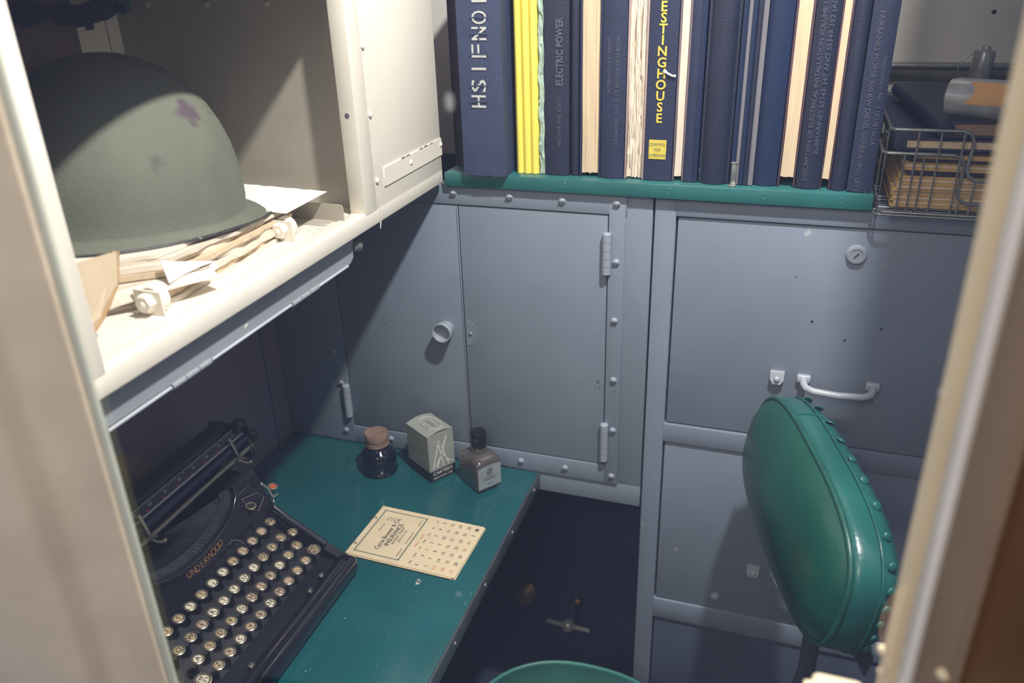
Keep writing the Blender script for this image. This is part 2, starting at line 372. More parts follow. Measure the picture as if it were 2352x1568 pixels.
# ------------------------------------------------------------------ things inside the cabinet
FZ = -.2553
bundles = []
base = FZ+.0003
def sag(y): return 0
for i in range(8):
    t0 = [.0050, .0068, .0056, .0072, .0058, .0064, .0050, .0042][i]
    xf = [-.462, -.485, -.490, -.496, -.488, -.500, -.494, -.500][i]
    ya = [.452, .446, .450, .444, .452, .440, .456, .450][i]
    yb = [.668, .690, .700, .706, .712, .716, .722, .715][i]
    ph = random.uniform(0, 6)
    def zt(y, k):                                   # height of the top of layer k at y
        f = min(1, max(0, (y-.44)/.28)); tot = 0
        for q in range(k+1): tot += [.0050, .0068, .0056, .0072, .0058, .0064, .0050, .0042][q]*(1.02-.42*f)
        return base + tot
    cx_ = [-.474, -.4775, -.473, -.479, -.475, -.481, -.477, -.484][i]; cy_ = [.510, .506, .513, .504, .511, .508, .514, .507][i]
    def fx(u, y, ph=ph, cx_=cx_, cy_=cy_): return cx_ - max(0, cy_-y)*1.05 - max(0, y-.60)*.10 + .0012*math.sin(25*u+ph) + .0007*math.sin(61*u+2*ph)
    def fn(u, v, ya=ya, yb=yb, i=i):
        y = ya+(yb-ya)*u + .004*math.sin(7*v+ph); x = fx(u, y) + (-.725-fx(u, y))*v
        z = zt(y, i) - .00015
        z -= (.0012*(1-v*6) if v < .16 else 0)*(.5+.5*math.sin(11*u+ph))
        return (x, y, z)
    def th(u, v, ya=ya, yb=yb, t0=t0):
        y = ya+(yb-ya)*u; f = min(1, max(0, (y-.44)/.28)); return (0, 0, -t0*(1.02-.42*f)*.9)
    m = MB().grid(fn, 60, 10, thick=th)
    nm = ['bottom of the pile, sticking out towards the rail', 'second from the bottom of the pile', 'third from the bottom of the pile', 'fourth from the bottom of the pile', 'fifth from the bottom of the pile', 'third from the top of the pile', 'second from the top of the pile', 'top of the pile, right under the helmet'][i]
    tag(m.build('paper_bundle', [paperb, paper, paperw, paperb, paper, paperb, paperw, paperb][i], base=(-.6, .58, FZ)), 'sheaf of yellowed papers, ' + nm, 'papers', 'paper sheaves piled under the helmet')
# white sheet under the visor
def fn(u, v): return (-.62+.152*v+.01*u*(v-.5), .685+.072*u-.012*v + .0012*math.sin(60*v*u)*(1 if u > .9 else 0), zt(.71, 7)+.0012+.0035*u)
tag(MB().grid(fn, 10, 16, thick=(0, 0, -.0006)).build('paper_sheet', papersh, base=(-.55, .72, -.22)), 'clean white sheet sticking out beyond the helmet visor', 'paper')
# curled sheets at the front of the pile
def q3(a, b, c, u): return [a[k]*(1-u)*(1-2*u)+b[k]*4*u*(1-u)+c[k]*u*(2*u-1) for k in range(3)]
def fn(u, v):
    p0 = q3((-.530, .458, -.243), (-.481, .506, -.2335), (-.474, .552, -.240), u); p1 = q3((-.520, .457, -.2525), (-.469, .503, -.2400), (-.4515, .543, -.2440), u)
    return [p0[k]*(1-v)+p1[k]*v+(.0020*math.sin(PI*v) if k == 2 else 0) for k in range(3)]
tag(MB().grid(fn, 20, 8, thick=(0, 0, -.0006)).build('paper_sheet', paperb, base=(-.48, .52, -.245)), 'curled cream sheet slumping over the rail beside the near roller', 'paper')
f2 = MB().grid(lambda u, v: (-.4745+.004*v+.010*u*v, .502+.050*u*v, -.2170-.0185*v+.003*u*v+.002*math.sin(PI*u)), 8, 8, thick=(-.0004, 0, -.0003))
tag(f2.build('paper_sheet', papersh, base=(-.475, .515, -.23)), 'white folded paper corner pointing up from the pile', 'paper')
f2 = MB().grid(lambda u, v: (-.4705+.008*v, .540+.014*u, -.2405+.003*math.sin(PI*v)+.002*u), 4, 6, thick=(0, 0, -.0005))
tag(f2.build('paper_scrap', papersh, base=(-.466, .547, -.243)), 'small white paper scrap curled on the cabinet rail', 'paper')
# cardboard cover
cb = thing('cardboard_cover', 'tan cardboard folder cover standing against the near cabinet stile', 'cardboard', (-.47, .43, FZ))
q = [(-.468, .372, -.184), (-.464, .450, -.190), (-.459, .4385, -.2115), (-.452, .414, -.2255), (-.4535, .398, -.236), (-.456, .372, -.236)]
MB().prism(q, (-.0022, -.001, 0)).build('cover_board', board, cb, smooth=0)
MB().tube([(-.4658, .447, -.190), (-.4648, .4515, -.1905), (-.4605, .4395, -.2115), (-.4535, .415, -.2255), (-.455, .397, -.2375)], .0016, 6).build('bound_edge', boardedge, cb)
# thin slat, shadow strip and flakes on the shelf floor
tag(MB().box((-.470, .405, FZ), (-.4555, .4085, FZ+.003), .0006, mat=Matrix.Translation((-.463, .407, 0)) @ Matrix.Rotation(-.6, 4, 'Z') @ Matrix.Translation((.463, -.407, 0))).build('wood_sliver', cream, base=(-.463, .407, FZ)), 'thin cream sliver lying on the shelf by the near stile', 'sliver')
b = MB()
for k in range(110):
    x = random.uniform(-.50, -.457); y = random.uniform(.70, .744) if k < 80 else random.uniform(.40, .47); r = random.uniform(.0006, .0018)
    b.add([(x+r*math.cos(a), y+r*math.sin(a), FZ+.0004+random.random()*.0008) for a in (random.random(), 2+random.random(), 4+random.random())], [[0, 1, 2]])
tag(b.build('paint_flakes', cream, base=(-.48, .7, FZ), smooth=0), 'cream paint flakes scattered on the cabinet shelf', 'flakes', kind='stuff')
tag(MB().box((-.7392, .40, FZ+.001), (-.736, .7345, .02), .0004, seg=1).build('backing_board', browncard, base=(-.737, .55, FZ)), 'brown backing board standing behind the helmet', 'board')
# dark rag at the back of the cabinet
hr = thing('hanging_cloth', 'dark navy rolled rag hung across the back of the cabinet above the helmet', 'cloth', (-.72, .65, -.04))
b = MB(); pts = []
def rag(u, v):
    y = .47+.325*u; a = 2*PI*v; r = .0075+.0025*math.sin(23*u)+.002*math.sin(41*u+2)
    dz = -.010*max(0, math.sin(17*u+.6))*max(0, -math.sin(a))
    return (-.7255+r*math.cos(a)*.8, y, -.0395+.010*math.sin(5*u)*.2+r*math.sin(a)+dz)
b.grid(rag, 60, 14); b.build('rag_body', clothm, hr)
MB().grid(lambda u, v: (-.7255+.0085*math.cos(2*PI*v), .795+.030*u, -.0385+(.0095-.004*u*u)*math.sin(2*PI*v)), 8, 12).build('rag_end', teal, hr)
for y, l in ((.50, .012), (.535, .02), (.575, .014), (.61, .022), (.655, .010), (.70, .012), (.735, .020)):
    MB().grid(lambda u, v: (-.7215+.002*u, y+(.018-.008*u)*(v-.5), -.044-l*u*.8), 3, 3, thick=(.001, 0, 0)).build('rag_tatter', clothm, hr)

# steel helmet
hel = thing('steel_helmet', 'olive drab steel helmet with a rough chipped finish resting on the papers', 'helmet', (-.592, .615, -.23))
A, B, HH = .114, .110, .146
tilt = Matrix.Translation((-.592, .593, -.2150)) @ Matrix.Rotation(math.radians(-5.5), 4, 'X') @ Matrix.Rotation(math.radians(2), 4, 'Y')
def hshape(t, a, inset=0.0):
    # t 0 apex .. 1 rim, a angle (0 = +Y front visor)
    if t < .82:
        k = t/.82; ang = k*PI/2; r = math.sin(ang)**.96; z = HH*(math.cos(ang)**.96) if ang < PI/2-1e-6 else 0
        z = z*.955+.0085; fl = 0
        f = 1.0
    else:
        k = (t-.82)/.18; r = 1.0; z = .0085*(1-k)
        fr = max(0, math.cos(a))
        fl = k**1.7
        f = 1
    fr = max(0, math.cos(a))**1.6; bk = max(0, -math.cos(a))**2; sd = abs(math.sin(a))
    flare = (.043*fr+.012*bk+.009*sd)*fl
    y = math.cos(a)*(A*r+flare-inset); x = math.sin(a)*(B*r+flare*.8-inset)
    # front drops to the visor, sides dip a little
    drop = (-.001*fr+.001*sd-.006*bk)*(t**3) 
    return tilt @ Vector((x, y, z+drop-inset*.4))
n = 72; rings = []
ts = [.02, .06, .12, .19, .27, .35, .43, .51, .59, .66, .72, .78, .82, .86, .89, .92, .95, .98, 1.0]
b = MB()
b.loft([[hshape(t, 2*PI*i/n) for i in range(n)] for t in ts] + [[hshape(t, 2*PI*i/n, .0016) for i in range(n)] for t in ts[::-1]], caps=True)
ho = b.build('shell', olive, hel, smooth=80)
nt = olive.node_tree; bs = nt.nodes['Principled BSDF']; src = bs.inputs['Base Color'].links[0].from_socket
tcn = nt.nodes.new('ShaderNodeTexCoord'); fac = None
for (px_, py_, pz_, rr_, col_) in ((.080, -.010, .108, .018, '#4b3e46'), (.076, .022, .102, .007, '#4b3e46'), (.086, -.060, .080, .012, '#4e5147')):
    dn_ = nt.nodes.new('ShaderNodeVectorMath'); dn_.operation = 'DISTANCE'; dn_.inputs[1].default_value = (px_, py_, pz_); nt.links.new(tcn.outputs['Object'], dn_.inputs[0])
    nz_ = nt.nodes.new('ShaderNodeTexNoise'); nz_.inputs['Scale'].default_value = 90; nt.links.new(tcn.outputs['Object'], nz_.inputs['Vector'])
    mu = nt.nodes.new('ShaderNodeMath'); mu.operation = 'MULTIPLY_ADD'; mu.inputs[1].default_value = .022; nt.links.new(nz_.outputs['Fac'], mu.inputs[0]); nt.links.new(dn_.outputs['Value'], mu.inputs[2])
    mr = nt.nodes.new('ShaderNodeMapRange'); mr.inputs['From Min'].default_value = rr_+.011; mr.inputs['From Max'].default_value = rr_+.004; nt.links.new(mu.outputs[0], mr.inputs['Value'])
    mxn = nt.nodes.new('ShaderNodeMix'); mxn.data_type = 'RGBA'; mxn.inputs['B'].default_value = lin(col_); nt.links.new(mr.outputs[0], mxn.inputs['Factor']); nt.links.new(src, mxn.inputs['A']); src = mxn.outputs['Result']
nt.links.new(src, bs.inputs['Base Color'])
b = MB(); b.tube([hshape(1.0, 2*PI*i/n)+Vector((0, 0, -.0003)) for i in range(n)], .0013, 8, closed=True); b.build('rim', helmetin, hel)
b = MB(); b.tube([hshape(.95, -.55+1.1*i/20)+Vector((0, 0, .0009)) for i in range(12, 21)], .0006, 5); b.build('rim_seam', inkblk, hel)

# ------------------------------------------------------------------ grey storage locker (under the ledge, over the desk)
YF = 1.0
lk = thing('storage_locker', 'grey blue steel locker with two doors standing above the back of the desk', 'locker', (-.45, 1.1, -.75))
b = MB()
b.box((-.744, YF+.004, -.750), (-.1565, 1.264, -.745)); b.box((-.744, YF+.02, -.745), (-.740, 1.264, -.280)); b.box((-.1605, YF+.004, -.745), (-.1565, 1.264, -.280))
b.box((-.744, YF+.03, -.745), (-.16, YF+.034, -.282))
b.build('carcass', grey, lk)
b = MB(); b.box((-.744, YF, -.7505), (-.1565, YF+.004, -.7150), .001); b.box((-.1930, YF, -.7155), (-.1565, YF+.004, -.2795), .001)
b.build('apron', grey, lk)
b = MB()   # raised angle frame round the doors
y0 = YF-.0028
b.box((-.744, y0, -.304), (-.1890, YF+.004, -.2785), .0009); b.box((-.744, y0, -.7160), (-.1925, YF+.004, -.6855), .0009)
b.box((-.2118, y0-.0001, -.7158), (-.1905, YF+.004, -.2790), .0009); b.box((-.744, y0-.0001, -.7158), (-.6255, YF+.004, -.2790), .0009)
b.build('door_frame', grey, lk)
def door(x0, x1):
    b = MB(); b.box((x0, YF-.0012, -.6838), (x1, YF+.006, -.3058), .0012); return b.build('door', grey, lk)
dl = door(-.6240, -.4228); dr = door(-.4200, -.2134)
MB().box((-.4226, YF-.0026, -.6835), (-.4207, YF-.0008, -.306), .0005, seg=1).build('astragal', grey, dl)
b = MB(); b.lathe([(.0105, 0), (.0105, .003), (.0128, .008), (.0142, .016), (.0146, .0205), (.0140, .0222), (.0126, .0215), (.0118, .013), (.0001, .0115)], (-.4490, YF-.001, -.4905), (0, -1, 0), 28)
b.build('knob', M('grey_knob_paint', '#98a0ab', .35), dl)
b = MB(); b.prism([(-.4186, YF-.0012, -.4950+.021)] + [(-.4186+.017*math.cos(a), YF-.0012, -.4950+.021*math.sin(a)) for a in [PI/2-i*PI/14 for i in range(1, 14)]] + [(-.4186, YF-.0012, -.4950-.021)], (0, -.0009, 0))
b.dome((-.4115, YF-.0021, -.495), (0, -1, 0), .003, .0026); b.build('latch_plate', grey, dr)
def hinge(x, z0, z1):
    b = MB(); n = 5; w = (z1-z0)/n
    for k in range(n): b.cyl((x, YF-.0065, z0+w*k+.0003), (x, YF-.0065, z0+w*(k+1)-.0003), .0060, seg=14)
    b.dome((x, YF-.0065, z1), (0, 0, 1), .0060, .0022)
    b.box((x-.003, YF-.003, z0+.002), (x+.004, YF+.001, z1-.002)); b.build('hinge', M('hinge_paint', '#929ba9', .35), lk)
hinge(-.2130, -.3836, -.3290); hinge(-.2110, -.6735, -.6135); hinge(-.6285, -.6655, -.6100); hinge(-.6285, -.3836, -.3290)
scr = [(-.3453, -.2890), (-.2734, -.2899), (-.2020, -.2895), (-.2010, -.3677), (-.2012, -.4512), (-.2001, -.5417), (-.1994, -.6233), (-.1994, -.7023), (-.2701, -.7009), (-.3398, -.7012), (-.4150, -.7010), (-.4850, -.6995), (-.5595, -.6990), (-.6399, -.6960), (-.4250, -.2885), (-.6450, -.5550), (-.6450, -.4300), (-.638, -.6080)]
for x, z in scr:
    b = MB(); b.dome((x, y0-.0002, z), (0, -1, 0), .0051, .0036, seg=16); b.box((x-.0040, y0-.0041, z-.0005), (x+.0040, y0-.0024, z+.0005), mi=1)
    b.build('screw', [M('grey_screw_paint', '#8d96a6', .35), inkgry], lk)
b = MB()
for x, z, r in ((-.2225, -.5485, .0035), (-.2200, -.5575, .0018), (-.2150, -.5585, .0016), (-.2265, -.5570, .0014), (-.2370, -.5490, .0014), (-.2465, -.5535, .0012), (-.1985, -.5595, .0020), (-.5500, -.4970, .0022), (-.1885, -.5410, .0012)):
    yy = YF-.0014 if x < -.213 else y0-.0003
    b = MB().add([(x+r*(.6+.5*random.random())*math.cos(a)*.8, yy, z+r*(.6+.5*random.random())*math.sin(a)) for a in [i*2*PI/9 for i in range(9)]], [list(range(9))])
    b.build('paint_chip', inkgry, lk, smooth=0)

# ------------------------------------------------------------------ grey file drawers
fc = thing('file_cabinet', 'tall grey steel file cabinet with wide drawers standing right of the locker', 'cabinet', (.15, 1.1, -H))
b = MB()
b.box((-.1540, YF, -1.46), (-.1275, YF+.02, -.2800), .0015); b.box((.43, YF, -1.46), (.45, YF+.02, -.2800), .0015)
for z0_, z1_ in ((-.3015, -.2800), (-.6310, -.6020), (-.9570, -.9200), (-1.29, -1.26), (-1.466, -1.44)): b.box((-.1280, YF, z0_), (.4305, YF+.02, z1_), .0015)
b.build('front_frame', grey2, fc)
b = MB(); b.box((-.1538, YF+.02, -1.466), (-.150, 1.26, -.2795)); b.box((-.15, YF+.02, -.283), (.45, 1.26, -.2795)); b.box((-.15, YF+.022, -1.466), (.45, YF+.03, -.283)); b.box((.446, YF+.02, -1.466), (.45, 1.26, -.28))
b.build('carcass', grey2, fc)
hm = M('handle_pale_paint', '#a3a9b3', .3, var=.05)
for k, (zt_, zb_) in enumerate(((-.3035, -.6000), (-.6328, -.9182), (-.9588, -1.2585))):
    d = MB().box((-.1252, YF+.0035, zb_), (.4285, YF+.018, zt_), .0018).build('drawer', grey2 if k < 2 else M('lower_drawer_dark', '#464f60', .5, var=.1), fc)  # third drawer in a darker grey than the two above
    if k == 2: continue
    dz = 0 if k == 0 else -.3225
    yd = YF+.0035
    b = MB(); za = -.5085+dz
    for x in (.0475, .1300):
        b.box((x-.0085, yd-.007, za-.003), (x+.0085, yd+.001, za+.008), .002)
    path = [(.0475, yd-.005, za+.002), (.0480, yd-.014, za), (.0515, yd-.021, za-.0015), (.060, yd-.0245, za-.003), (.0890, yd-.026, za-.0042), (.1180, yd-.0245, za-.003), (.1262, yd-.021, za-.0015), (.1295, yd-.014, za), (.1300, yd-.005, za+.002)]
    b.tube(path, .0046, 12); b.build('handle', hm, d, smooth=60)
    b = MB(); b.prism([(.0060, yd, za+.0085), (.0235, yd, za+.0085), (.0235, yd-.003, za-.0005), (.0195, yd-.003, za-.0075), (.0105, yd-.003, za-.0075), (.0060, yd-.003, za-.0005)], (0, -.006, 0))
    b.dome((.0148, yd-.009, za), (0, -1, 0), .004, .003); b.build('catch', hm, d, smooth=20)
    if k == 0:
        b = MB(); b.lathe([(.0122, 0), (.0122, .002), (.0108, .0035), (.0105, .005), (.0080, .0056), (.0080, .0046), (.0001, .0046)], (.0870, yd, -.3345), (0, -1, 0), 28)
        b.box((.0866, yd-.0054, -.3385), (.0876, yd-.0044, -.3305), mi=1, mat=Matrix.Translation((.087, 0, -.3345)) @ Matrix.Rotation(.7, 4, 'Y') @ Matrix.Translation((-.087, 0, .3345)))
        b.build('lock', [M('lock_paint', '#8e96a2', .35), inkblk], d)
        b = MB()
        for x, z in ((.0481, -.4265), (.1287, -.4275), (.0892, -.4475), (.022, -.369)): MB().cyl((x, yd-.0003, z), (x, yd+.001, z), .0017 if x > .03 else .0008, seg=10).build('bolt_hole', inkblk, d)

# ------------------------------------------------------------------ green ledge with the books
lg = thing('bookshelf_ledge', 'green painted shelf board along the top of the locker, under the manuals', 'shelf', (-.17, 1.1, -.278))
b = MB().box((-.434, .9895, -.2775), (.0945, 1.26, -.2590), .0016); b.build('board', ledgegreen, lg)
for x in (-.2700, -.1370, -.0245, .0600): MB().lathe([(.0040, 0), (.0036, .0004), (.0028, .0002), (.0001, .0002)], (x, .9895, -.2675), (0, -1, 0), 14).build('screw_head', ledgegreen, lg)
LZ = -.2589
UPB = dict(right=(0, 0, 1), up=(-1, 0, 0))      # lettering read from the foot up
DNB = dict(right=(0, 0, -1), up=(1, 0, 0))
GB = 'navy manuals and papers on the green ledge'
def pz(y, x):     # height on a spine that corresponds to a row on the spines
    return -.0518-.000459*y-9.3e-8*y*y
def book(x0, x1, yf, kind, cov, pag, label, cat='book', name='book', d=.20, top=.03, text=None, tmats=(), bulge=None, lift=0.0, groove=False):
    t = thing(name, label, cat, ((x0+x1)/2, yf+d/2, LZ), GB)
    w = x1-x0; z0 = LZ; bt = min(.0026, w*.18)
    if kind == 'spine':
        bl = bulge if bulge is not None else min(.005, w*.16)
        prof = []
        n = 12
        for i in range(n+1):
            u = i/n; xx = x0+w*u
            yy = yf + bl*(2*u-1)**2
            if groove and (.06 < u < .16 or .84 < u < .94): yy += .0025
            prof.append((xx, yy))
        poly = prof + [(x1, yf+d), (x1-bt, yf+d), (x1-bt, yf+.008+bl), (x0+bt, yf+.008+bl), (x0+bt, yf+d), (x0, yf+d)]
        m = MB(); lo = [(x, y, z0+.0004+(.0012*random.random())) for x, y in poly]
        m.prism(lo, (0, 0, top-z0)); m.build('cover', cov, t, smooth=50)
        MB().box((x0+bt+.0002, yf+.009+bl, z0+.004), (x1-bt-.0002, yf+d-.004, top-.004)).build('pages', pag, t)
        yt = yf
    else:
        m = MB(); m.box((x0, yf, z0+.0004), (x0+bt, yf+d, top), .0006, seg=1); m.box((x1-bt, yf, z0+.0004), (x1, yf+d, top), .0006, seg=1); m.box((x0+.0004, yf+d-.003, z0+.0004), (x1-.0004, yf+d, top))
        m.build('cover', cov, t)
        nl = max(3, int((w-2*bt)/.0022)); m = MB()
        xs = [x0+bt+(w-2*bt)*i/nl for i in range(nl+1)]
        for i in range(nl):
            o_ = random.uniform(0, .003 if kind == 'torn' else .0009); zb = z0+lift+.0015+random.uniform(0, .0015)
            rag_ = kind == 'torn'
            def fn(u, v, i=i, o_=o_): return (xs[i]+(xs[i+1]-xs[i]+.00005)*v + .0004*math.sin(9*u), yf+.002+o_+(.0028*random.random()**3+.002*(math.sin(7*u+2*i) > .75) if rag_ else .0003*math.sin(14*u+i)), zb+(top-.004-zb)*u)
            m.grid(fn, 30 if rag_ else 12, 2, thick=(0, d-.012, 0))
        m.build('pages', pag, t, smooth=30)
    if text:
        m = MB(); text(m, yf-.0006); m.build('lettering', list(tmats), t, smooth=0, fix=False)
    return t
S_ = 1.0
book(-.4345, -.4115, 1.03, 'spine', plum, paper, 'narrow dark worn book between the cream cabinet and the white-stencilled manual', top=.02)
def tx(m, y):
    for ch, py in (('H', 233), ('S', 197), ('I', 158), ('F', 117), ('N', 77), ('O', 40), ('I', 2)):
        zc = -.0479-.000475*py-1.05e-7*py*py; xc = -.3692-.000025*py
        m.text(ch, (xc, y, zc), h=.0190, bold=.004, mi=0, fit=None if ch == 'I' else .0150, **UPB)
        if ch in 'HONS': m.box((xc-.012, y-.0011, zc-.0007), (xc+.012, y-.0006, zc+.0007), mi=1)
        if ch == 'F': m.box((xc-.012, y-.0011, zc-.0042), (xc+.012, y-.0006, zc-.0026), mi=1)
        if ch in 'SN': m.box((xc-.0015, y-.0011, zc-.008), (xc+.0005, y-.0006, zc-.003), mi=1); m.box((xc-.0005, y-.0011, zc+.003), (xc+.0015, y-.0006, zc+.008), mi=1)
book(-.4010, -.3440, .9780, 'spine', navy3, paper, 'thick pale navy manual with big white stencilled letters on its spine', top=.03, text=tx, tmats=[stencil, navy3], bulge=.003, d=.23)
for i, (a, b_) in enumerate(((-.3372, -.3282), (-.3280, -.3178), (-.3176, -.3078))):
    t = thing('yellow_pamphlet', 'yellow card pamphlet, ' + ['nearest the stencilled manual', 'middle one of three', 'nearest the ragged green booklet'][i], 'pamphlet', ((a+b_)/2, 1.1, LZ), 'yellow pamphlets on the green ledge')
    w = b_-a; n = 8; yf = 1.004
    poly = [(a+w*k/n, yf+.004*abs(2*k/n-1)**2.2) for k in range(n+1)] + [(b_, yf+.21), (a, yf+.21)]
    MB().prism([(x, y, LZ+.0006) for x, y in poly], (0, 0, .27+.004*i)).build('cover', yellow, t, smooth=60)
    MB().box((a+.0012, yf+.205, LZ+.003), (b_-.0012, yf+.213, LZ+.268)).build('pages', paperw, t)
# ragged booklet
b = MB(); b.grid(lambda u, v: (-.3060+.0066*v+.0008*math.sin(40*u), 1.006+.0035*random.random(), LZ+.001+.285*u), 70, 4, thick=(0, .19, 0))
tag(b.build('ragged_booklet', mint, base=(-.303, 1.1, LZ)), 'thin pale green ragged paper booklet right of the yellow pamphlets', 'booklet', GB)
def tx(m, y):
    m.text('ELECTRIC POWER', (-.2785, y, pz(200, 0)), h=.0080, align='L', fit=.078, bold=.035, gap=1.05, **UPB)
    m.text('MACHINE AND BOATS', (-.2790, y, pz(345, 0)), h=.0046, align='L', fit=.060, mi=0, **UPB)
book(-.2982, -.2670, 1.004, 'spine', navy2, paper, 'dark navy manual lettered Electric Power', text=tx, tmats=[silver], bulge=.002)
book(-.2664, -.2535, 1.007, 'spine', navy2, paper, 'slim plain navy book between the Electric Power manual and cream pages', bulge=.004)
book(-.2530, -.2262, 1.005, 'fore', navy, paper, 'book turned with cream page edges out, beside the Instruction Book', lift=.003)
def tx(m, y):
    m.text('SUBMARINES SS435-SS437 INSTRUCTION BOOK', (-.2062, y, pz(338, 0)), h=.0046, align='L', fit=.128, mi=0, **UPB)
    m.text('ALTERNATING CURRENT', (-.2165, y, pz(215, 0)), h=.0040, align='L', fit=.064, mi=0, **UPB)
book(-.2255, -.1965, 1.002, 'spine', navy, paper, 'navy manual lettered Instruction Book, frayed at the foot', text=tx, tmats=[silver], bulge=.003)
book(-.1955, -.1712, 1.004, 'torn', M('pink_grey_card', '#a08b86', .8), paperw, 'torn coverless book with ragged pale page edges left of the yellow-lettered manual', lift=0)
def tx(m, y):
    for i, ch in enumerate('WESTINGHOUSE'):
        m.text(ch, (-.1545, y, pz(270-25.6*(11-i), 0)), (1, 0, 0), (0, 0, 1), .0105, bold=.022, mi=0)
wb = book(-.1705, -.1372, 1.003, 'spine', navy, paper, 'navy manual with upright yellow stacked letters and a yellow foot label', text=tx, tmats=[gold, inkgrn], bulge=.0008)
zc = pz(343, 0); m = MB().box((-.1655, 1.0022, zc-.0115), (-.1445, 1.0032, zc+.0115), mi=0)
for i, s_ in enumerate(('CONTROL', 'FOR', 'CUPBOARD')): m.text(s_, (-.155, 1.0021, zc+.0065-.0066*i), (1, 0, 0), (0, 0, 1), .0034, mi=1, sx=.85)
m.build('foot_label', [gold, inkgrn], wb, smooth=0, fix=False)
m = MB().tube([(-.1515, 1.0015, -.1285), (-.1475, 1.0000, -.1305), (-.1415, 1.0005, -.1335), (-.1385, 1.0005, -.1338)], .0011, 5); m.ball((-.1385, 1.0005, -.1338), .0017, 8); m.ball((-.1500, 1.0005, -.1290), .0019, 8, sc=(1.4, .5, 1))
m.build('torn_paper', papersh, wb)
book(-.1365, -.1225, 1.006, 'fore', M('maroon_grey_card', '#6d5f66', .7), paperw, 'thin book with white page edges out, right of the yellow-lettered manual', lift=.004)
book(-.1222, -.1120, 1.004, 'spine', navy, paper, 'slim navy folder beside the thin white-paged book', bulge=.001)
book(-.1118, -.1060, 1.004, 'spine', navyg, paper, 'very thin glossy navy folder with a pale edge line', bulge=.001)
book(-.1040, -.0685, .9985, 'spine', navy2, paper, 'broad plain navy book with a rounded grooved spine', bulge=.007, groove=True)
for i, (a, b_, mt) in enumerate(((-.0670, -.0618, navyg), (-.0615, -.0572, slate), (-.0568, -.0520, navyg), (-.0516, -.0462, navy2), (-.0458, -.0402, slate))):
    book(a, b_, 1.002+.001*(i % 2), 'spine', mt, paper, ['thin navy folder with the silver clip at its foot', 'thin grey folder second from the broad rounded book', 'thin glossy navy folder third from the broad rounded book', 'thin dark navy folder fourth from the broad rounded book', 'thin slate folder with worn grey spine'][i], 'folder', 'folder', bulge=.001, top=.02)
cl = MB().box((-.0655, .9985, LZ+.001), (-.0590, 1.0015, LZ+.0275), .0008); cl.box((-.0665, .997, LZ+.0265), (-.0585, 1.0015, LZ+.0285), .0005); cl.box((-.067, .992, LZ+.0002), (-.0585, 1.0015, LZ+.0025), .0006)
tag(cl.build('metal_clip', steel, base=(-.062, 1.0, LZ)), 'narrow silver metal clip at the foot of the thin folders', 'clip')
book(-.0395, -.0130, 1.004, 'spine', navyg, paper, 'navy book with a soft shiny spine right of the slate folder', bulge=.004)
book(-.0120, .0080, 1.005, 'fore', M('maroon_board', '#4a3440', .6), paper, 'book turned with tan page edges out, left of the electrical installation manual', lift=.010)
def tx(m, y):
    m.text('DESCRIPTION OF ELECTRICAL INSTALLATION VOLUME 1-', (.0175, y, pz(396, 0)), h=.0046, align='L', fit=.196, mi=0, **UPB)
    m.text('SUBMARINES SS343-347 AND SS349-352 (ALT', (.0262, y, pz(338, 0)), h=.0046, align='L', fit=.170, mi=0, **UPB)
book(.0088, .0345, 1.000, 'spine', navy2, paper, 'dark navy manual titled Description of Electrical Installation', text=tx, tmats=[silver2], bulge=.004)
book(.0350, .0468, 1.004, 'fore', M('maroon_board', '#4a3440', .6), paper, 'thin book with tan page edges out, right of the electrical installation manual', lift=.010)
book(.0472, .0640, 1.000, 'spine', navy2, paper, 'plain navy book with a torn foot, second from the wire trays', bulge=.004)
def tx(m, y):
    m.text('FAIRBANKS MORSE 300 KW DIESEL GENERATING SETS', (.0745, y, pz(28, 0)), h=.0050, align='L', fit=.192, mi=0, **DNB)
    m.text('Instruction No. 11KU8106SA', (.0845, y, pz(125, 0)), h=.0048, align='L', fit=.094, mi=0, **DNB)
book(.0650, .0915, .9970, 'spine', navy, paper, 'navy diesel generating sets manual at the end by the wire trays', text=tx, tmats=[silver], bulge=.002)

# ------------------------------------------------------------------ wire trays and what is in them
def tray(z0, zr, x0, x1, y0_, y1_, label, wires, r=.0016):
    t = thing('wire_tray', label, 'tray', ((x0+x1)/2, 1.1, z0), 'nested wire letter trays')
    zd_ = zr-.052                                # lowered middle of the front
    cxa, cxb = x0+.082, x1-.082
    front = [(x0+.004, y0_, zr)] + [(cxa-.012, y0_, zr), (cxa-.004, y0_, zr-.003), (cxa, y0_, zr-.011), (cxa-.002, y0_, zd_+.014), (cxa, y0_, zd_+.006), (cxa+.008, y0_, zd_), (cxb-.008, y0_, zd_), (cxb, y0_, zd_+.006), (cxb, y0_, zr-.011), (cxb+.012, y0_, zr), (x1-.004, y0_, zr)]
    side = [(x1, y0_+.005, zr), (x1, y1_, zr), (x0, y1_, zr), (x0, y0_+.005, zr)]
    MB().tube(front+side, r*1.25, 8, closed=True).build('rim', wire, t)
    MB().tube([(x0+.004, y0_, z0), (x1-.004, y0_, z0), (x1, y0_+.005, z0), (x1, y1_, z0), (x0, y1_, z0), (x0, y0_+.005, z0)], r, 8, closed=True).build('foot_ring', wire, t)
    for x in wires:
        zt_ = zr if (x < cxa-.006 or x > cxb+.006) else zd_
        b = MB().tube([(x, y0_, zt_), (x, y0_, z0-.001), (x+.001, y0_+.006, z0), (x, y1_, z0), (x, y1_, zr)], r*.75, 6); b.build('wire', wire, t)
    for k in range(6):
        y = y0_+.02+(y1_-y0_-.03)*k/5
        b = MB().tube([(x0, y, zr), (x0, y, z0), (x1, y, z0), (x1, y, zr)], r*.75, 6); b.build('wire', wire, t)
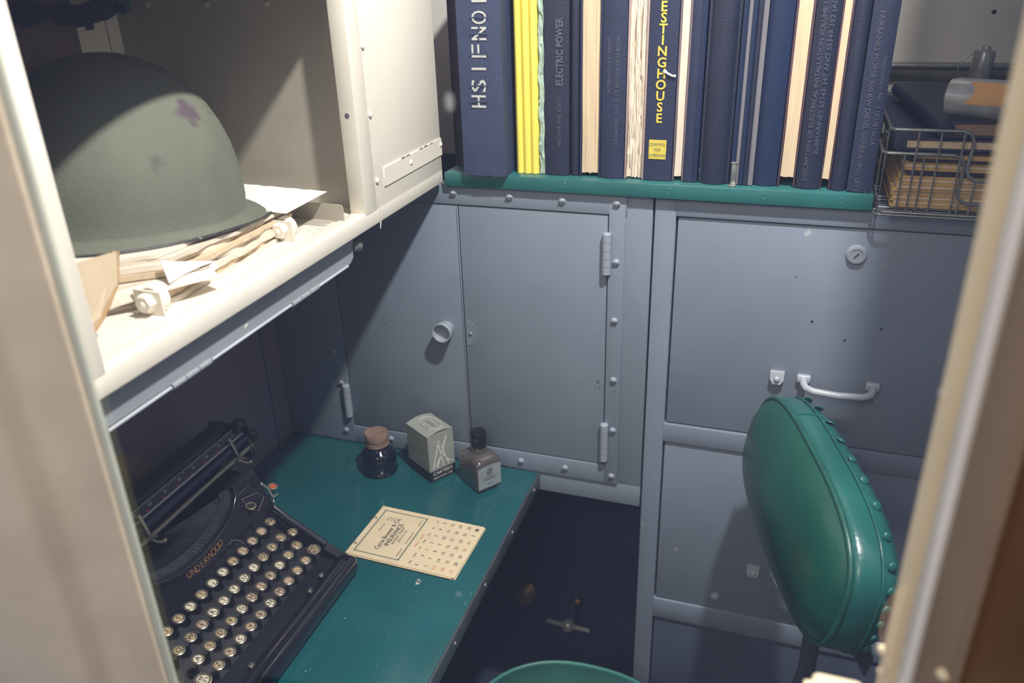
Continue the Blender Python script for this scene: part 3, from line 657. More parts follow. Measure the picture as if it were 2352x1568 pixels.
tray(-.2775, -.2085, .0960, .372, .9800, 1.235, 'lower wire letter tray standing on the file cabinet beside the manuals', (.118, .1375, .179, .200, .240, .28, .32, .35))
tray(-.2735, -.1825, .1000, .368, .9770, 1.238, 'upper wire letter tray nested in the lower one', (.128, .150, .172, .19, .22, .26, .30, .34))
def slab(name, label, cat, x0, x1, y0_, y1_, z0, z1, mats, rot=0, tilt_=0, cover=False, bulge=0):
    t = thing(name, label, cat, ((x0+x1)/2, (y0_+y1_)/2, z0), 'books and papers in the wire trays')
    c = Vector(((x0+x1)/2, y0_, z0)); mt = Matrix.Translation(c) @ Matrix.Rotation(rot, 4, 'Z') @ Matrix.Rotation(tilt_, 4, 'X') @ Matrix.Translation(-c)
    if cover:
        MB().box((x0+.005, y0_+.003, z0+.0028), (x1-.002, y1_-.003, z1-.0028), mat=mt).build('pages', mats[1], t)
        b = MB(); b.box((x0+.003, y0_, z0), (x1, y1_, z0+.0026), .0007, seg=1, mat=mt); b.box((x0+.003, y0_, z1-.0026), (x1, y1_, z1), .0007, seg=1, mat=mt)
        r = (z1-z0)/2; b2 = MB().lathe([(r*.98, 0), (r*.98, y1_-y0_)], (x0+.004, y0_, (z0+z1)/2), (0, 1, 0), 16)
        b.add([mt @ v for v in b2.v], b2.f); b.build('cover', mats[0], t)
    else:
        n = max(2, int((z1-z0)/.003)); b = MB()
        for k in range(n):
            a = random.uniform(-.02, .02); m2 = mt @ Matrix.Translation(c) @ Matrix.Rotation(a, 4, 'Z') @ Matrix.Translation(-c)
            zz = z0+(z1-z0)*k/n
            b.box((x0+random.uniform(0, .004), y0_+random.uniform(0, .005), zz), (x1, y1_, zz+(z1-z0)/n*.93), .0004, seg=1, mat=m2, mi=k % 2)
        b.build('sheets', list(mats), t)
TB = -.2715
slab('envelope_pile', 'thick wad of brown envelopes at the bottom of the wire trays', 'envelopes', .112, .355, .992, 1.22, TB, TB+.022, (manila, paper))
slab('paper_wad', 'tan papers with a torn white sheet, above the envelopes in the trays', 'papers', .115, .35, .990, 1.22, TB+.0225, TB+.036, (paper, manila), rot=.02)
slab('dark_folder', 'dark folder sandwiched between the papers in the wire trays', 'folder', .122, .35, .992, 1.22, TB+.0365, TB+.0405, (plum, navy2))
slab('paper_wad', 'buff papers just under the blue books in the trays', 'papers', .118, .35, .992, 1.22, TB+.041, TB+.052, (manila, paper), rot=-.02)
slab('blue_book', 'navy covered book lying third from the top in the trays', 'book', .121, .352, .990, 1.225, TB+.0525, TB+.064, (navy2, manila), cover=True)
slab('blue_book', 'navy covered book jutting left beneath the topmost book in the trays', 'book', .108, .352, .992, 1.22, TB+.0645, TB+.0785, (navy, paper), cover=True, rot=.03, tilt_=.05)
slab('blue_book', 'topmost navy book with brown page edges in the wire trays', 'book', .148, .36, .996, 1.20, TB+.0805, TB+.0985, (navy, M('brown_page_edge', '#8a6f5c', .85)), cover=True, rot=.16, tilt_=.06)
tz = TB+.0985
cn = thing('clear_canister', 'scuffed grey plastic canister with a tan tag lying on the topmost blue book', 'canister', (.2, .99, tz))
b = MB(); ax = Vector((.93, -.36, .0)).normalized(); r_ = .0195; o_ = Vector((.150, 1.000, tz+r_+.0035))
b.lathe([(.0001, 0), (.012, .0), (.018, .003), (r_, .010), (r_, .075), (r_, .13), (.0001, .13)], o_, ax, 28); b.build('body', can_m, cn)
u_ = Vector((-.36, -.86, 0)).normalized(); w_ = Vector((0, 0, 1))
b = MB(); b.grid(lambda u, v: o_+ax*(.022+.035*u+.008*math.sin(3*v))+(u_*math.cos(-.2+1.25*v)+w_*math.sin(-.2+1.25*v))*(r_+.0004), 8, 12); b.build('tag', orange, cn)
b = MB(); b.lathe([(r_+.0008, .060), (r_+.0012, .062), (r_+.0012, .064), (r_+.0008, .066)], o_, ax, 28); b.build('band', wire, cn)
mc = thing('metal_cylinder', 'small upright grey metal cylinder with a wire bail behind the canister', 'cylinder', (.203, 1.15, tz))
b = MB(); zb_ = tz+.0105
b.lathe([(.0001, 0), (.0110, 0), (.0118, .002), (.0118, .040), (.0105, .043), (.005, .0445), (.0045, .048), (.0001, .049)], (.203, 1.15, zb_), (.06, 0, 1), 22); b.build('body', can_m, mc)
b = MB(); b.tube([(.1915, 1.15, zb_+.004)] + [(.1915-.0125*math.sin(PI*i/12), 1.148, zb_+.006+.034*i/12) for i in range(1, 12)] + [(.195, 1.15, zb_+.043)], .0012, 6); b.build('bail', wire, mc)

# ------------------------------------------------------------------ desk
dk = thing('writing_desk', 'desk with a dark green top and studded metal edging under the typewriter', 'desk', (-.53, .7, ZD))
b = MB().box((-.744, .34, ZD-.020), (-.3125, .9965, ZD), .0008); b.build('desk_top', green, dk)
b = MB().box((-.3125, .34, ZD-.0235), (-.3095, .9965, ZD+.0002), .0008); b.build('edge_strip', deskedge, dk)
for y in (.966, .8628, .753, .6505, .548, .45): MB().dome((-.3095, y, ZD-.0115), (1, 0, 0), .0032, .0018).build('stud', steel, dk)
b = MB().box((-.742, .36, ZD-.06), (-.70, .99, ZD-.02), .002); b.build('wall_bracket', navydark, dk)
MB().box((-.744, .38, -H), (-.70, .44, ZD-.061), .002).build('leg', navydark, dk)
# dust specks
b = MB()
for k in range(48):
    x = random.uniform(-.47, -.315); y = random.uniform(.55, .98); r = random.choice((.0003, .0004, .0004, .0007))
    if -.51 < x < -.335 and .73 < y < .86: continue
    b.add([(x+r*math.cos(a), y+r*math.sin(a), ZD+.0003) for a in (0, 1.2, 2.4, 3.6, 4.8)], [[0, 1, 2, 3, 4]])
for k in range(14):
    a = random.random()*6; r = .004*random.random(); x = -.3885+r*math.cos(a); y = .721+1.4*r*math.sin(a)
    b.add([(x+.0013*math.cos(q), y+.0013*math.sin(q), ZD+.0003) for q in (0, 1.2, 2.4, 3.6, 4.8)], [[0, 1, 2, 3, 4]])
tag(b.build('dust_specks', white_ink, base=(-.4, .75, ZD), smooth=0), 'pale dust specks scattered over the green desk top', 'dust', kind='stuff')

# calendar
ca = thing('wall_calendar', 'yellowed May 1945 insurance calendar lying flat on the green desk', 'calendar', (-.424, .792, ZD))
cw, chh = .1065, .1585
cr = Vector((.0285, .9996, 0)).normalized(); cu = Vector((-.9996, .0285, 0)).normalized(); co = Vector((-.3452, .7378, ZD))
def cp(u, v, z=0): return co + cr*(u*cw) + cu*((1-v)*chh) + Vector((0, 0, z))
b = MB(); b.prism([cp(.03, .03, .0003), cp(1.0, .02, .0003), cp(1.005, 1.0, .0003), cp(.0, 1.006, .0003)], (0, 0, .0012)); b.prism([cp(-.012, .01, .0016), cp(.99, .01, .0016), cp(.995, .985, .0016), cp(-.014, .972, .0016)], (0, 0, .0010))
b.build('leaves', calm, ca, smooth=0)
b = MB(); b.prism([cp(0, 0, .0027), cp(1, 0, .0027), cp(1, .985, .0027), cp(.985, 1, .0027), cp(0, 1, .0027)], (0, 0, .0012)); top_ = b.build('top_sheet', calm, ca, smooth=0)
Zc = .0040
def T(m, s_, u, v, h, mi=0, **k): m.text(s_, cp(u, v, Zc), cr, cu, h, mi=mi, **k)
m = MB()
T(m, 'Cyrus Brewer & Co.', .5, .225, .0066, bold=.012, sx=.86)
T(m, 'INSURANCE', .5, .283, .0068, bold=.012, sx=.9)
T(m, '44 KILBY STREET', .5, .327, .0038, sx=.95)
T(m, 'BOSTON', .5, .366, .0036, gap=1.3)
T(m, 'TELEPHONE', .58, .135, .0022)
for i in range(4):
    for q in range(4): m.box((0, 0, 0), (0, 0, 0)) if False else None
def bar(m, u0, u1, v0, v1, mi): m.add([cp(u0, v0, Zc+.0001), cp(u0, v1, Zc+.0001), cp(u1, v1, Zc+.0001), cp(u1, v0, Zc+.0001)], [[0, 1, 2, 3]], mi)
for i in range(4): bar(m, .74, .80+.02*(i % 2), .125+.022*i, .131+.022*i, 0)
for u0, u1 in ((.13, .28), (.38, .62), (.75, .88)): bar(m, u0, u1, .430, .437, 0)
for (u0, u1, v0, v1) in ((.07, .93, .050, .062), (.07, .93, .463, .475), (.07, .085, .05, .475), (.915, .93, .05, .475)): bar(m, u0, u1, v0, v1, 1)
T(m, 'MAY, 1945', .5, .530, .0036, mi=2, gap=1.2)
for i, dname in enumerate(('SUN', 'MON', 'TUE', 'WED', 'THU', 'FRI', 'SAT')): T(m, dname, .09+.137*i, .575, .0024, mi=0)
dnum = 1
for r0 in range(5):
    for c_ in range(7):
        u = .09+.137*c_; v = .640+.0765*r0
        if r0 == 0 and c_ < 2 or r0 == 4 and c_ > 4:
            pc = cp(u, v, Zc)
            if (r0, c_) == (4, 6): m.add([pc+cr*.0030*math.cos(a)+cu*.0030*math.sin(a) for a in [i*PI/8 for i in range(16)]], [list(range(16))], 0)
            else:
                sgn = 1 if c_ == 0 else -1
                o1 = [pc+cr*.003*sgn*math.cos(a)*-1+cu*.003*math.sin(a) for a in [-PI/2+i*PI/8 for i in range(9)]]; o2 = [pc+cr*.0013*sgn*math.cos(a)*-1+cu*.003*math.sin(a) for a in [PI/2-i*PI/8 for i in range(9)]]
                m.add(o1+o2, [[i, i+1, 16-i, 17-i] for i in range(8)], 0)
            continue
        red = c_ == 0 or dnum == 30
        T(m, str(dnum), u, v, .0050, mi=2 if red else 0, sx=.95); dnum += 1
m.build('lettering', [inkgry, inkgrn, inkred], top_, smooth=0, fix=False)
for v_ in (.19, .73):
    c = cp(v_, -.012, .003); b = MB().tube([c+cu*.006*math.cos(a)*1.0+Vector((0, 0, .005*math.sin(a)))-cu*.002 for a in [i*2*PI/12 for i in range(12)]], .0006, 6, closed=True); b.build('ring', steel, ca)

# ink bottles and the ink box
GI = None
ij = thing('ink_jar', 'round dark ink jar with a brown cork lid at the back of the desk', 'ink jar', (-.550, .936, ZD), GI)
MB().lathe([(.0001, .0004), (.024, .0004), (.0272, .002), (.0278, .005), (.0262, .0075), (.0268, .010), (.0272, .026), (.0265, .033), (.023, .038), (.018, .0412), (.0158, .044), (.0152, .050), (.0001, .050)], (-.550, .936, ZD), seg=36).build('jar', inkglass, ij)
b = MB().lathe([(.0001, .047), (.0172, .047), (.0182, .0485), (.0172, .050), (.0182, .052), (.0172, .0535), (.0178, .055), (.0182, .066), (.017, .068), (.0140, .0675), (.0001, .0672)], (-.550, .936, ZD), seg=36); b.build('lid', cork, ij)
bx = thing('ink_box', 'grey and black cardboard drawing ink box between the two ink bottles', 'box', (-.471, .956, ZD), GI)
n0 = Vector((-.459, .924, ZD)); va = Vector((-.0485, .0300, 0)); vb = Vector((.0243, .0385, 0)); up = Vector((0, 0, 1)); hb = .0795
b = MB(); b.prism([n0+up*.0003, n0+vb+up*.0003, n0+va+vb+up*.0003, n0+va+up*.0003], up*.018, mi=1); b.prism([n0+up*.0183, n0+vb+up*.0183, n0+va+vb+up*.0183, n0+va+up*.0183], up*(hb-.0183), mi=0)
b.build('carton', [boxgrey, boxblack], bx, smooth=0)
def lidf(u, v): return n0+vb*u+va*v+up*(hb+.0002+.0050*math.sin(PI*min(1, u*1.0))*.9*(1-.0*v))
MB().grid(lidf, 10, 4, thick=(0, 0, -.0012)).build('lid', boxgrey, bx, smooth=60)
m = MB(); rt = vb.normalized(); nrm = Vector((rt.y, -rt.x, 0))
fo = n0+vb*.5+nrm*.0004
m.text("CARTER'S", fo+up*.0135, rt, up, .0052, mi=0, sx=1.08, bold=.008); m.text('DRAWING INK', fo+up*.0055, rt, up, .0034, mi=0, sx=1.05)
L0 = len(m.f)
for (a0, h0, a1, h1, w) in ((.12, .022, .42, .068, .0010), (.30, .022, .72, .071, .0012), (.55, .022, .38, .066, .0009), (.62, .030, .92, .024, .0008), (.45, .048, .80, .026, .0010), (.20, .024, .60, .050, .0008), (.75, .022, .50, .058, .0008)):
    pa = n0+vb*a0+up*h0+nrm*.0005; pb = n0+vb*a1+up*h1+nrm*.0005; dd = (pb-pa).normalized(); pp = dd.cross(nrm)*w
    m.add([pa-pp, pa+pp, pb+pp, pb-pp], [[0, 1, 2, 3]], 0)
m.text("CARTER'S", n0+vb*.5+va*.42+up*(hb+.0056), va*-1, vb, .0042, mi=1, sx=.85); m.text('INK', n0+vb*.30+va*.35+up*(hb+.0048), va*-1, vb, .0034, mi=1)
m.tube([n0+vb*(.52+.28*math.sin(a))+va*(.45+.38*math.cos(a))+up*(hb+.0052) for a in [i*2*PI/20 for i in range(20)]], .0005, 4, mi=0, closed=True)
m.build('lettering', [white_ink, inkgry], bx, smooth=0, fix=False)
bt = thing('ink_bottle', 'square brown glass ink bottle with black cap and grey label near the desk edge', 'bottle', (-.3886, .950, ZD), GI)
rb = Vector((.0254, .0340, 0)).normalized(); lb_ = Vector((-rb.y, rb.x, 0)); bc = Vector((-.3886, .9490, ZD))
def rr(hx, hy, rad, z, n=5):
    o = []
    for sx_, sy_, a0 in ((1, 1, 0), (-1, 1, PI/2), (-1, -1, PI), (1, -1, 3*PI/2)):
        for i in range(n+1):
            a = a0+PI/2*i/n; o.append(bc+rb*(sx_*(hx-rad)+rad*math.cos(a))+lb_*(sy_*(hy-rad)+rad*math.sin(a))+up*z)
    return o
rings = [rr(.018, .024, .004, .0004), rr(.0205, .0265, .004, .003), rr(.0208, .0268, .004, .0455), rr(.0198, .0256, .006, .0495), rr(.0160, .0200, .009, .0535), rr(.0112, .0125, .0108, .0560), rr(.0100, .0100, .0099, .066), rr(.0100, .0100, .0099, .069)]
MB().loft(rings).build('bottle_body', amber, bt, smooth=50)
MB().lathe([(.0001, .0655), (.0118, .0655), (.0122, .067), (.0112, .070), (.0122, .072), (.0122, .087), (.0108, .0895), (.0001, .0898)], bc, seg=28).build('cap', blackcap, bt)
nf = Vector((rb.y, -rb.x, 0)); fo = bc+nf*.0270
b = MB().add([fo-rb*.0196+up*.007, fo+rb*.0196+up*.007, fo+rb*.0196+up*.0425, fo+rb*.010+up*.0445, fo-rb*.010+up*.0445, fo-rb*.0196+up*.0425], [[0, 1, 2, 3, 4, 5]]); lbl = b.build('label', labelm, bt, smooth=0, fix=False)
m = MB(); fo2 = fo+nf*.0003
m.tube([fo2+rb*.0045*math.cos(a)+up*(.034+.005*math.sin(a)) for a in [i*2*PI/14 for i in range(14)]], .0007, 4, closed=True)
for k in range(6):
    a = k*PI/3; m.tube([fo2+up*.034, fo2+rb*.004*math.cos(a)+up*(.034+.0045*math.sin(a))], .0006, 4)
for z_, w_ in ((.0250, .011), (.0225, .008), (.0205, .012), (.0125, .006)): m.add([fo2-rb*w_+up*z_, fo2+rb*w_+up*z_, fo2+rb*w_+up*(z_+.0008), fo2-rb*w_+up*(z_+.0008)], [[0, 1, 2, 3]])
m.build('emblem', inkgry, lbl, smooth=0, fix=False)

# ------------------------------------------------------------------ typewriter
ty = thing('typewriter', 'black enamel desk typewriter with round glass keys on the green desk', 'typewriter', (-.60, .588, ZD))
def P(x, y, h): return Vector((x, y, ZD+h))
YA, YB = .452, .716
b = MB()
b.box(P(-.4935, YA, .004), P(-.4665, YB+.001, .031), .0095, seg=4)                                   # front roll
for ya, yb in ((YA, YA+.013), (YB-.013, YB)):
    b.prism([(-.480, ya, ZD+.004), (-.480, ya, ZD+.026), (-.500, ya, ZD+.036), (-.560, ya, ZD+.062), (-.590, ya, ZD+.085), (-.598, ya, ZD+.126), (-.66, ya, ZD+.126), (-.725, ya, ZD+.10), (-.725, ya, ZD+.004)], (0, yb-ya, 0))
b.box(P(-.725, YA, .004), P(-.70, YB, .085), .004)
b.build('body_frame', blackgloss, ty)
b = MB().prism([(-.49, YA+.012, ZD+.006), (-.49, YA+.012, ZD+.024), (-.515, YA+.012, ZD+.026), (-.583, YA+.012, ZD+.062), (-.583, YA+.012, ZD+.006)], (0, YB-YA-.024, 0)); b.build('key_well', blacksemi, ty, smooth=0)
for y in (YA+.02, YB-.02):
    for x in (-.485, -.71): MB().cyl(P(x, y, .0003), P(x, y, .006), .009).build('rubber_foot', blackcap, ty)
MB().tube([P(-.5075, .7085, .0430), P(-.530, .7098, .0545), P(-.560, .711, .0695), P(-.580, .7122, .083)], .0046, 10).build('side_rail', M('polished_black', '#3a3944', .12, .6), ty)
MB().tube([P(-.4775, .466, .033), P(-.4775, .470, .0345), P(-.4775, .690, .0345), P(-.4775, .694, .033)], .0062, 12).build('space_bar', blackgloss, ty)
for y, x in ((.668, -.4925), (.640, -.4915), (.520, -.4915)): MB().box(P(x-.0025, y-.0035, .0290), P(x+.0025, y+.0035, .0318), .0005, seg=1).build('tab', steel, ty)
# front plate with the half-round opening
def pl(y, s):   # s = height, plate leans back
    return P(-.5765-(s-.068)*.42, y, s)
YC = .588
def arcpt(a, k=1.0): return (YC+.084*k*math.cos(a), .1365-.0325*k*math.sin(a))
b = MB(); na = 24; outer = []; inner = []
for i in range(na+1):
    a = PI*i/na; y, s = arcpt(a); inner.append(pl(y, s))
    yo = YC+(YB-.002-YC)*math.cos(a)*1.0; yo = YC+.128*max(-1, min(1, math.cos(a)*1.35)); so = .068 if .35 < a < PI-.35 else .068+(.1365-.068)*(1-min(a, PI-a)/.35)
    outer.append(pl(yo, so))
dv = Vector((-.0022, 0, .0005))
vs = inner+outer+[v+dv for v in inner]+[v+dv for v in outer]; n = na+1; fs = []
for i in range(na):
    fs += [[i, i+1, n+i+1, n+i], [2*n+i, 3*n+i, 3*n+i+1, 2*n+i+1], [i, 2*n+i, 2*n+i+1, i+1], [n+i, n+i+1, 3*n+i+1, 3*n+i]]
b.add(vs, fs); b.box(P(-.640, .672, .1200), P(-.5995, YB-.001, .1275), .002); b.box(P(-.640, YA+.001, .1200), P(-.5995, .504, .1275), .002)
fp = b.build('front_plate', blackgloss, ty, smooth=30)
m = MB()
for i, ch in enumerate('UNDERWOOD'):
    y = .5565+.0640*(i+.5)/9; s = .0935+.0085*((y-YC)/.035)**2*.4+.002
    dy = .0085*.4*2*(y-YC)/.035**2
    m.text(ch, pl(y, s)+Vector((.0004, 0, .0002)), Vector((0, 1, dy)), Vector((-.42, 0, 1)), .0082, sx=.85, bold=.015)
m.build('lettering', goldink, fp, smooth=0, fix=False)
m = MB()
m.tube([pl(y, s)+Vector((.0006, 0, 0)) for y, s in ((.648, .072), (.640, .086), (.632, .090), (.626, .089))], .0003, 4)
m.tube([pl(y, s)+Vector((.0006, 0, 0)) for y, s in ((.676, .117), (.702, .110), (.7085, .100), (.690, .092), (.682, .100), (.676, .117))], .0003, 4)
m.build('pinstripe', M('faded_stripe', '#8a8078', .5), fp)
MB().tube([pl(*arcpt(PI*i/30, 1.03))+Vector((.0012, 0, .0005)) for i in range(31)], .0034, 10).build('basket_rim', blackgloss, ty, smooth=60)
hub = P(-.672, YC, .110)
def cone(u, v):
    a = PI*u; y, s = arcpt(a, .99); p0 = pl(y, s)+Vector((-.001, 0, -.004)); return p0+(hub-Vector((0, 0, .045))-p0)*v
MB().grid(cone, 30, 6).build('type_basket', M('basket_shadow_black', '#05070b', .9, spec=.1), ty)
for k in range(40):
    a = PI*(.04+.92*k/39); y, s = arcpt(a, .965); p0 = pl(y, s)+Vector((-.002, 0, 0)); d = (hub-p0); dn = d.normalized(); sd = dn.cross(Vector((0, 0, 1))).normalized()
    b = MB(); b.tube([p0+dn*.004, p0+d*.45+Vector((0, 0, -.006)), p0+d*.78+Vector((0, 0, -.010))], .0009, 5)
    c = p0+dn*.003; w = .0024; uu = sd.cross(dn)
    b.loft([[c+sd*sx_*w+uu*sy_*.0032+dn*q for sx_, sy_ in ((-1, -1), (1, -1), (1, 1), (-1, 1))] for q in (-.003, .010)])
    b.build('type_bar', barmetal, ty, smooth=30)
# carriage
b = MB().cyl(P(-.683, .468, .146), P(-.683, .764, .146), .0195, seg=28); b.build('platen', M('platen_rubber', '#14161f', .35), ty)
b = MB(); b.box(P(-.715, .44, .098), P(-.668, .775, .116), .003); b.box(P(-.705, .762, .112), P(-.640, .772, .160), .004); b.box(P(-.705, .455, .112), P(-.640, .464, .160), .004); b.build('carriage', blackgloss, ty)
# paper scale
su = Vector((.62, 0, -.78)).normalized(); sn = Vector((.78, 0, .62)); sc0 = P(-.6525, 0, .1575)
sb = MB(); sb.loft([[sc0+Vector((0, y, 0))+su*a_*.0075+sn*c_ for a_, c_ in ((-1, -.001), (1, -.001), (1, .0009), (-1, .0009))] for y in (.470, .768)], mi=0)
sb.loft([[sc0+Vector((0, y, 0))+su*a_*.0030+sn*c_+su*.0060 for a_, c_ in ((-.4, .0009), (.4, .0009), (.4, .0014), (-.4, .0014))] for y in (.470, .768)], mi=1)
scl = sb.build('paper_scale', [M('scale_black', '#1b1c20', .35), M('scale_grey', '#aaa7ad', .35, .3)], ty)
m = MB(); rt = Vector((0, 1, 0)); upv = -su
for k in range(0, 118):
    y = .766-.00254*k; ln = .0034 if k % 5 == 0 else .0022
    if y < .472: break
    p0 = sc0+Vector((0, y, 0))+sn*.0013-su*.0070; m.add([p0-rt*.0004, p0+su*ln-rt*.0004, p0+su*ln+rt*.0004, p0+rt*.0004], [[0, 1, 2, 3]], 0)
for i, v in enumerate((0, 10, 20, 30, 40, 50, 60, 70, 80, 90, 100)):
    y = .7430+.0005-.0254*(i-0)
    if i == 0: y = .7455
    if y < .475: break
    m.text(str(v) if v else '5', sc0+Vector((0, y, 0))+sn*.0012-su*.0012, rt, upv, .0038, mi=0); m.text(str(100-v if v else 95), sc0+Vector((0, y-.0075, 0))+sn*.0012+su*.0030, rt, upv, .0034, mi=1)
m.build('lettering', [white_ink, red_ink], scl, smooth=0, fix=False)
MB().cyl(P(-.6465, .470, .1440), P(-.6465, .764, .1440), .0062, seg=16).build('feed_roll', M('blue_black_rubber', '#20294a', .2), ty)
MB().cyl(P(-.6370, .470, .1335), P(-.6370, .7560, .1370), .0030, seg=14).build('bail_rod', M('dull_nickel', '#b5aa9a', .35, .5), ty)
MB().lathe([(.0001, 0), (.0048, 0), (.0052, .001), (.0052, .0045), (.0048, .0055), (.0001, .0055)], P(-.6370, .7555, .1370), (0, 1, 0), 18).build('collar', M('collar_nickel', '#8f8070', .35, .6), ty)
MB().lathe([(.0001, 0), (.009, 0), (.0100, .002), (.0100, .010), (.0085, .0125), (.0001, .013)], P(-.6470, .768, .1415), (0, 1, 0), 20).build('platen_knob', blackgloss, ty)
b = MB().box(P(-.664, .7520, .156), P(-.647, .7745, .168), .005, seg=3); eb = b.build('end_block', blackgloss, ty)
b = MB().lathe([(.0065, 0), (.0065, .0018), (.0055, .0026), (.0030, .0022), (.0001, .0028)], P(-.6555, .7640, .1678), (.2, 0, 1), 18); b.build('end_screw', M('dark_nickel', '#56525a', .3, .8), eb)
for yc in (.7300, .5650):
    b = MB(); b.tube([P(-.6480, yc+.004, .1600), P(-.6400, yc+.001, .1490), P(-.6360, yc, .1400)], .0022, 8); b.tube([P(-.6360, yc-.010, .1385), P(-.6330, yc, .1370), P(-.6310, yc+.006, .134)], .0018, 8)
    b.box(P(-.6405, yc-.0035, .131), P(-.6325, yc+.0035, .1405), .0014); b.tube([P(-.6340, yc, .133), P(-.6290, yc+.002, .1285), P(-.6250, yc+.007, .1265)], .0021, 8); b.ball(P(-.6250, yc+.0085, .127), .0033, 12)
    b.build('paper_finger', M('finger_nickel', '#b0a999', .3, .85), ty)
# carriage return / side lever things by the right shoulder
b = MB().tube([P(-.6020, .7165, .118), P(-.590, .7205, .104), P(-.584, .7185, .094)], .0016, 6); b.tube([P(-.590, .7185, .101), P(-.588, .7275, .1005)], .0014, 6); b.dome(P(-.597, .7168, .112), (.6, .8, 0), .0032, .002); b.dome(P(-.583, .7168, .088), (.6, .8, 0), .0032, .002); b.tube([P(-.585, .718, .092), P(-.583, .728, .0925)], .0017, 6)
b.build('side_lever', steel, ty)
def keycap(x, y, h, face, ch, r=.0071, kind='key', small=False, tall=0):
    b = MB(); o = P(x, y, h); ax = Vector((.16, 0, 1)).normalized(); u = Vector((0, 1, 0)); w = Vector((-1, 0, .16)).normalized()
    b.lathe([(.0001, -.0022), (r*.72, -.0022), (r*.97, -.0012), (r, 0), (r*.98, .0012), (r*.86, .0016), (r*.80, .0010)], o, ax, 20, 0)
    b.lathe([(r*.83, .0006), (r*.6, .0011), (.0001, .0013)], o, ax, 20, 1)
    b.tube([o-ax*.002, o+Vector((-.004, 0, -.014)), o+Vector((-.016, 0, -.022-tall))], .0013, 5, 3)
    if ch:
        L_ = ch.split('|')
        if len(L_) == 1: b.text(ch, o+ax*.0013, u, w, r*.80, mi=2, sx=.95)
        else:
            for q, s_ in enumerate(L_): b.text(s_, o+ax*.0013+w*(r*.26-r*.56*q), u, w, r*.44, mi=2)
    return b.build(kind, [keyring, face, inkblk, blacksemi], ty)
I, Tn, Pk = key1, key2, key3
row1 = [('2', Tn), ('#|3', Tn), ('$|4', I), ('%|5', Tn), ('_|6', I), ('&|7', I), ("'|8", Tn), ('(|9', Pk), (')|0', Pk), ('*|-', Pk), ('MR', Tn)]
rowQ = [('Q', Tn), ('W', Tn), ('E', Pk), ('R', I), ('T', I), ('Y', I), ('U', I), ('I', I), ('O', Tn), ('P', Tn), ('1/2', Pk)]
rowA = [('A', I), ('S', Tn), ('D', Tn), ('F', Tn), ('G', I), ('H', Pk), ('J', Pk), ('K', Tn), ('L', I), (':|;', Tn), ('@|c', Tn)]
rowZ = [('Z', Tn), ('X', Pk), ('C', I), ('V', Pk), ('B', Pk), ('N', I), ('M', Pk), (',', Pk), ('.', Tn), ('?|/', Pk)]
for k, (c_, f_) in enumerate(rowZ): keycap(-.5110, .4950+.01908*k, .050, f_, c_)
keycap(-.5120, .6875, .050, Tn, 'SHIFT|KEY', .0090); keycap(-.5143, .4735, .050, I, 'SHIFT|KEY', .0098)
for k, (c_, f_) in enumerate(rowA): keycap(-.5276, .4866+.01893*k, .062, f_, c_)
for k, (c_, f_) in enumerate(rowQ): keycap(-.5450, .4815+.01893*k, .074, f_, c_)
keycap(-.5366, .6845, .074, Tn, 'MR|BS', .0066)
for k, (c_, f_) in enumerate(row1): keycap(-.5645, .4903+.01906*k, .086, f_, c_)
keycap(-.5890, .7285, .102, keyred, '', .0068, 'tabulator_key'); keycap(-.5870, .6785, .107, keydark, '', .0070, 'margin_key')
# paper standing behind the typewriter and dark cloth
nt_ = thing('paper_note', 'tan paper with faint handwriting leaning on the wall behind the typewriter', 'paper', (-.735, .65, ZD))
MB().prism([(-.7405, .560, ZD+.09), (-.7405, .655, ZD+.09), (-.728, .6835, ZD+.132), (-.728, .664, ZD+.165), (-.730, .625, ZD+.192), (-.7405, .560, ZD+.200)], (-.0008, 0, 0)).build('sheet', M('tan_note', '#8a7654', .8), nt_, smooth=0)
MB().box((-.7415, .55, ZD+.0003), (-.727, .665, ZD+.0905), .002).build('backing', browncard, nt_)

# ------------------------------------------------------------------ desk chair
chr_ = thing('swivel_chair', 'green leather swivel chair with a studded back rest pulled up beside the desk', 'chair', (-.19, .745, -H))
# seat
sc = Vector((-.196, .742, -.985)); n = 48
b = MB()
def sq(r, z, e=2.3, squash=1.0):
    o = []
    for i in range(n):
        a = 2*PI*i/n; c_, s_ = math.cos(a), math.sin(a); k = (abs(c_)**e+abs(s_)**e)**(-1/e)
        o.append(sc+Vector((r*k*c_, r*k*s_*.98, z)))
    return o
b.loft([sq(.150, -.062), sq(.158, -.055), sq(.160, -.010), sq(.158, -.002), sq(.150, .005), sq(.125, .012), sq(.09, .016), sq(.05, .018), sq(.008, .0185)]); b.build('seat', M('seat_leather', '#27574f', .4, var=.15, scale=9), chr_, smooth=80)
MB().tube(sq(.1585, .000), .0035, 8, closed=True).build('seat_piping', M('seat_piping_teal', '#2f7268', .35), chr_)
b = MB(); b.cyl(sc+Vector((0, 0, -.062)), sc+Vector((0, 0, -.075)), .12, seg=32); b.build('seat_pan', blacksemi, chr_)
MB().lathe([(.020, -.36), (.020, -.21), (.028, -.21), (.028, -.07), (.05, -.07)], sc, seg=20).build('column', steel, chr_)
for k in range(4):
    a = PI/4+k*PI/2; d = Vector((math.cos(a), math.sin(a), 0)); b = MB(); b.tube([sc+d*.018+Vector((0, 0, -.36)), sc+d*.10+Vector((0, 0, -.385)), sc+d*.21+Vector((0, 0, -.455))], .013, 10); b.ball(sc+d*.21+Vector((0, 0, -.464)), .0165, 12); b.build('leg', blacksemi, chr_)
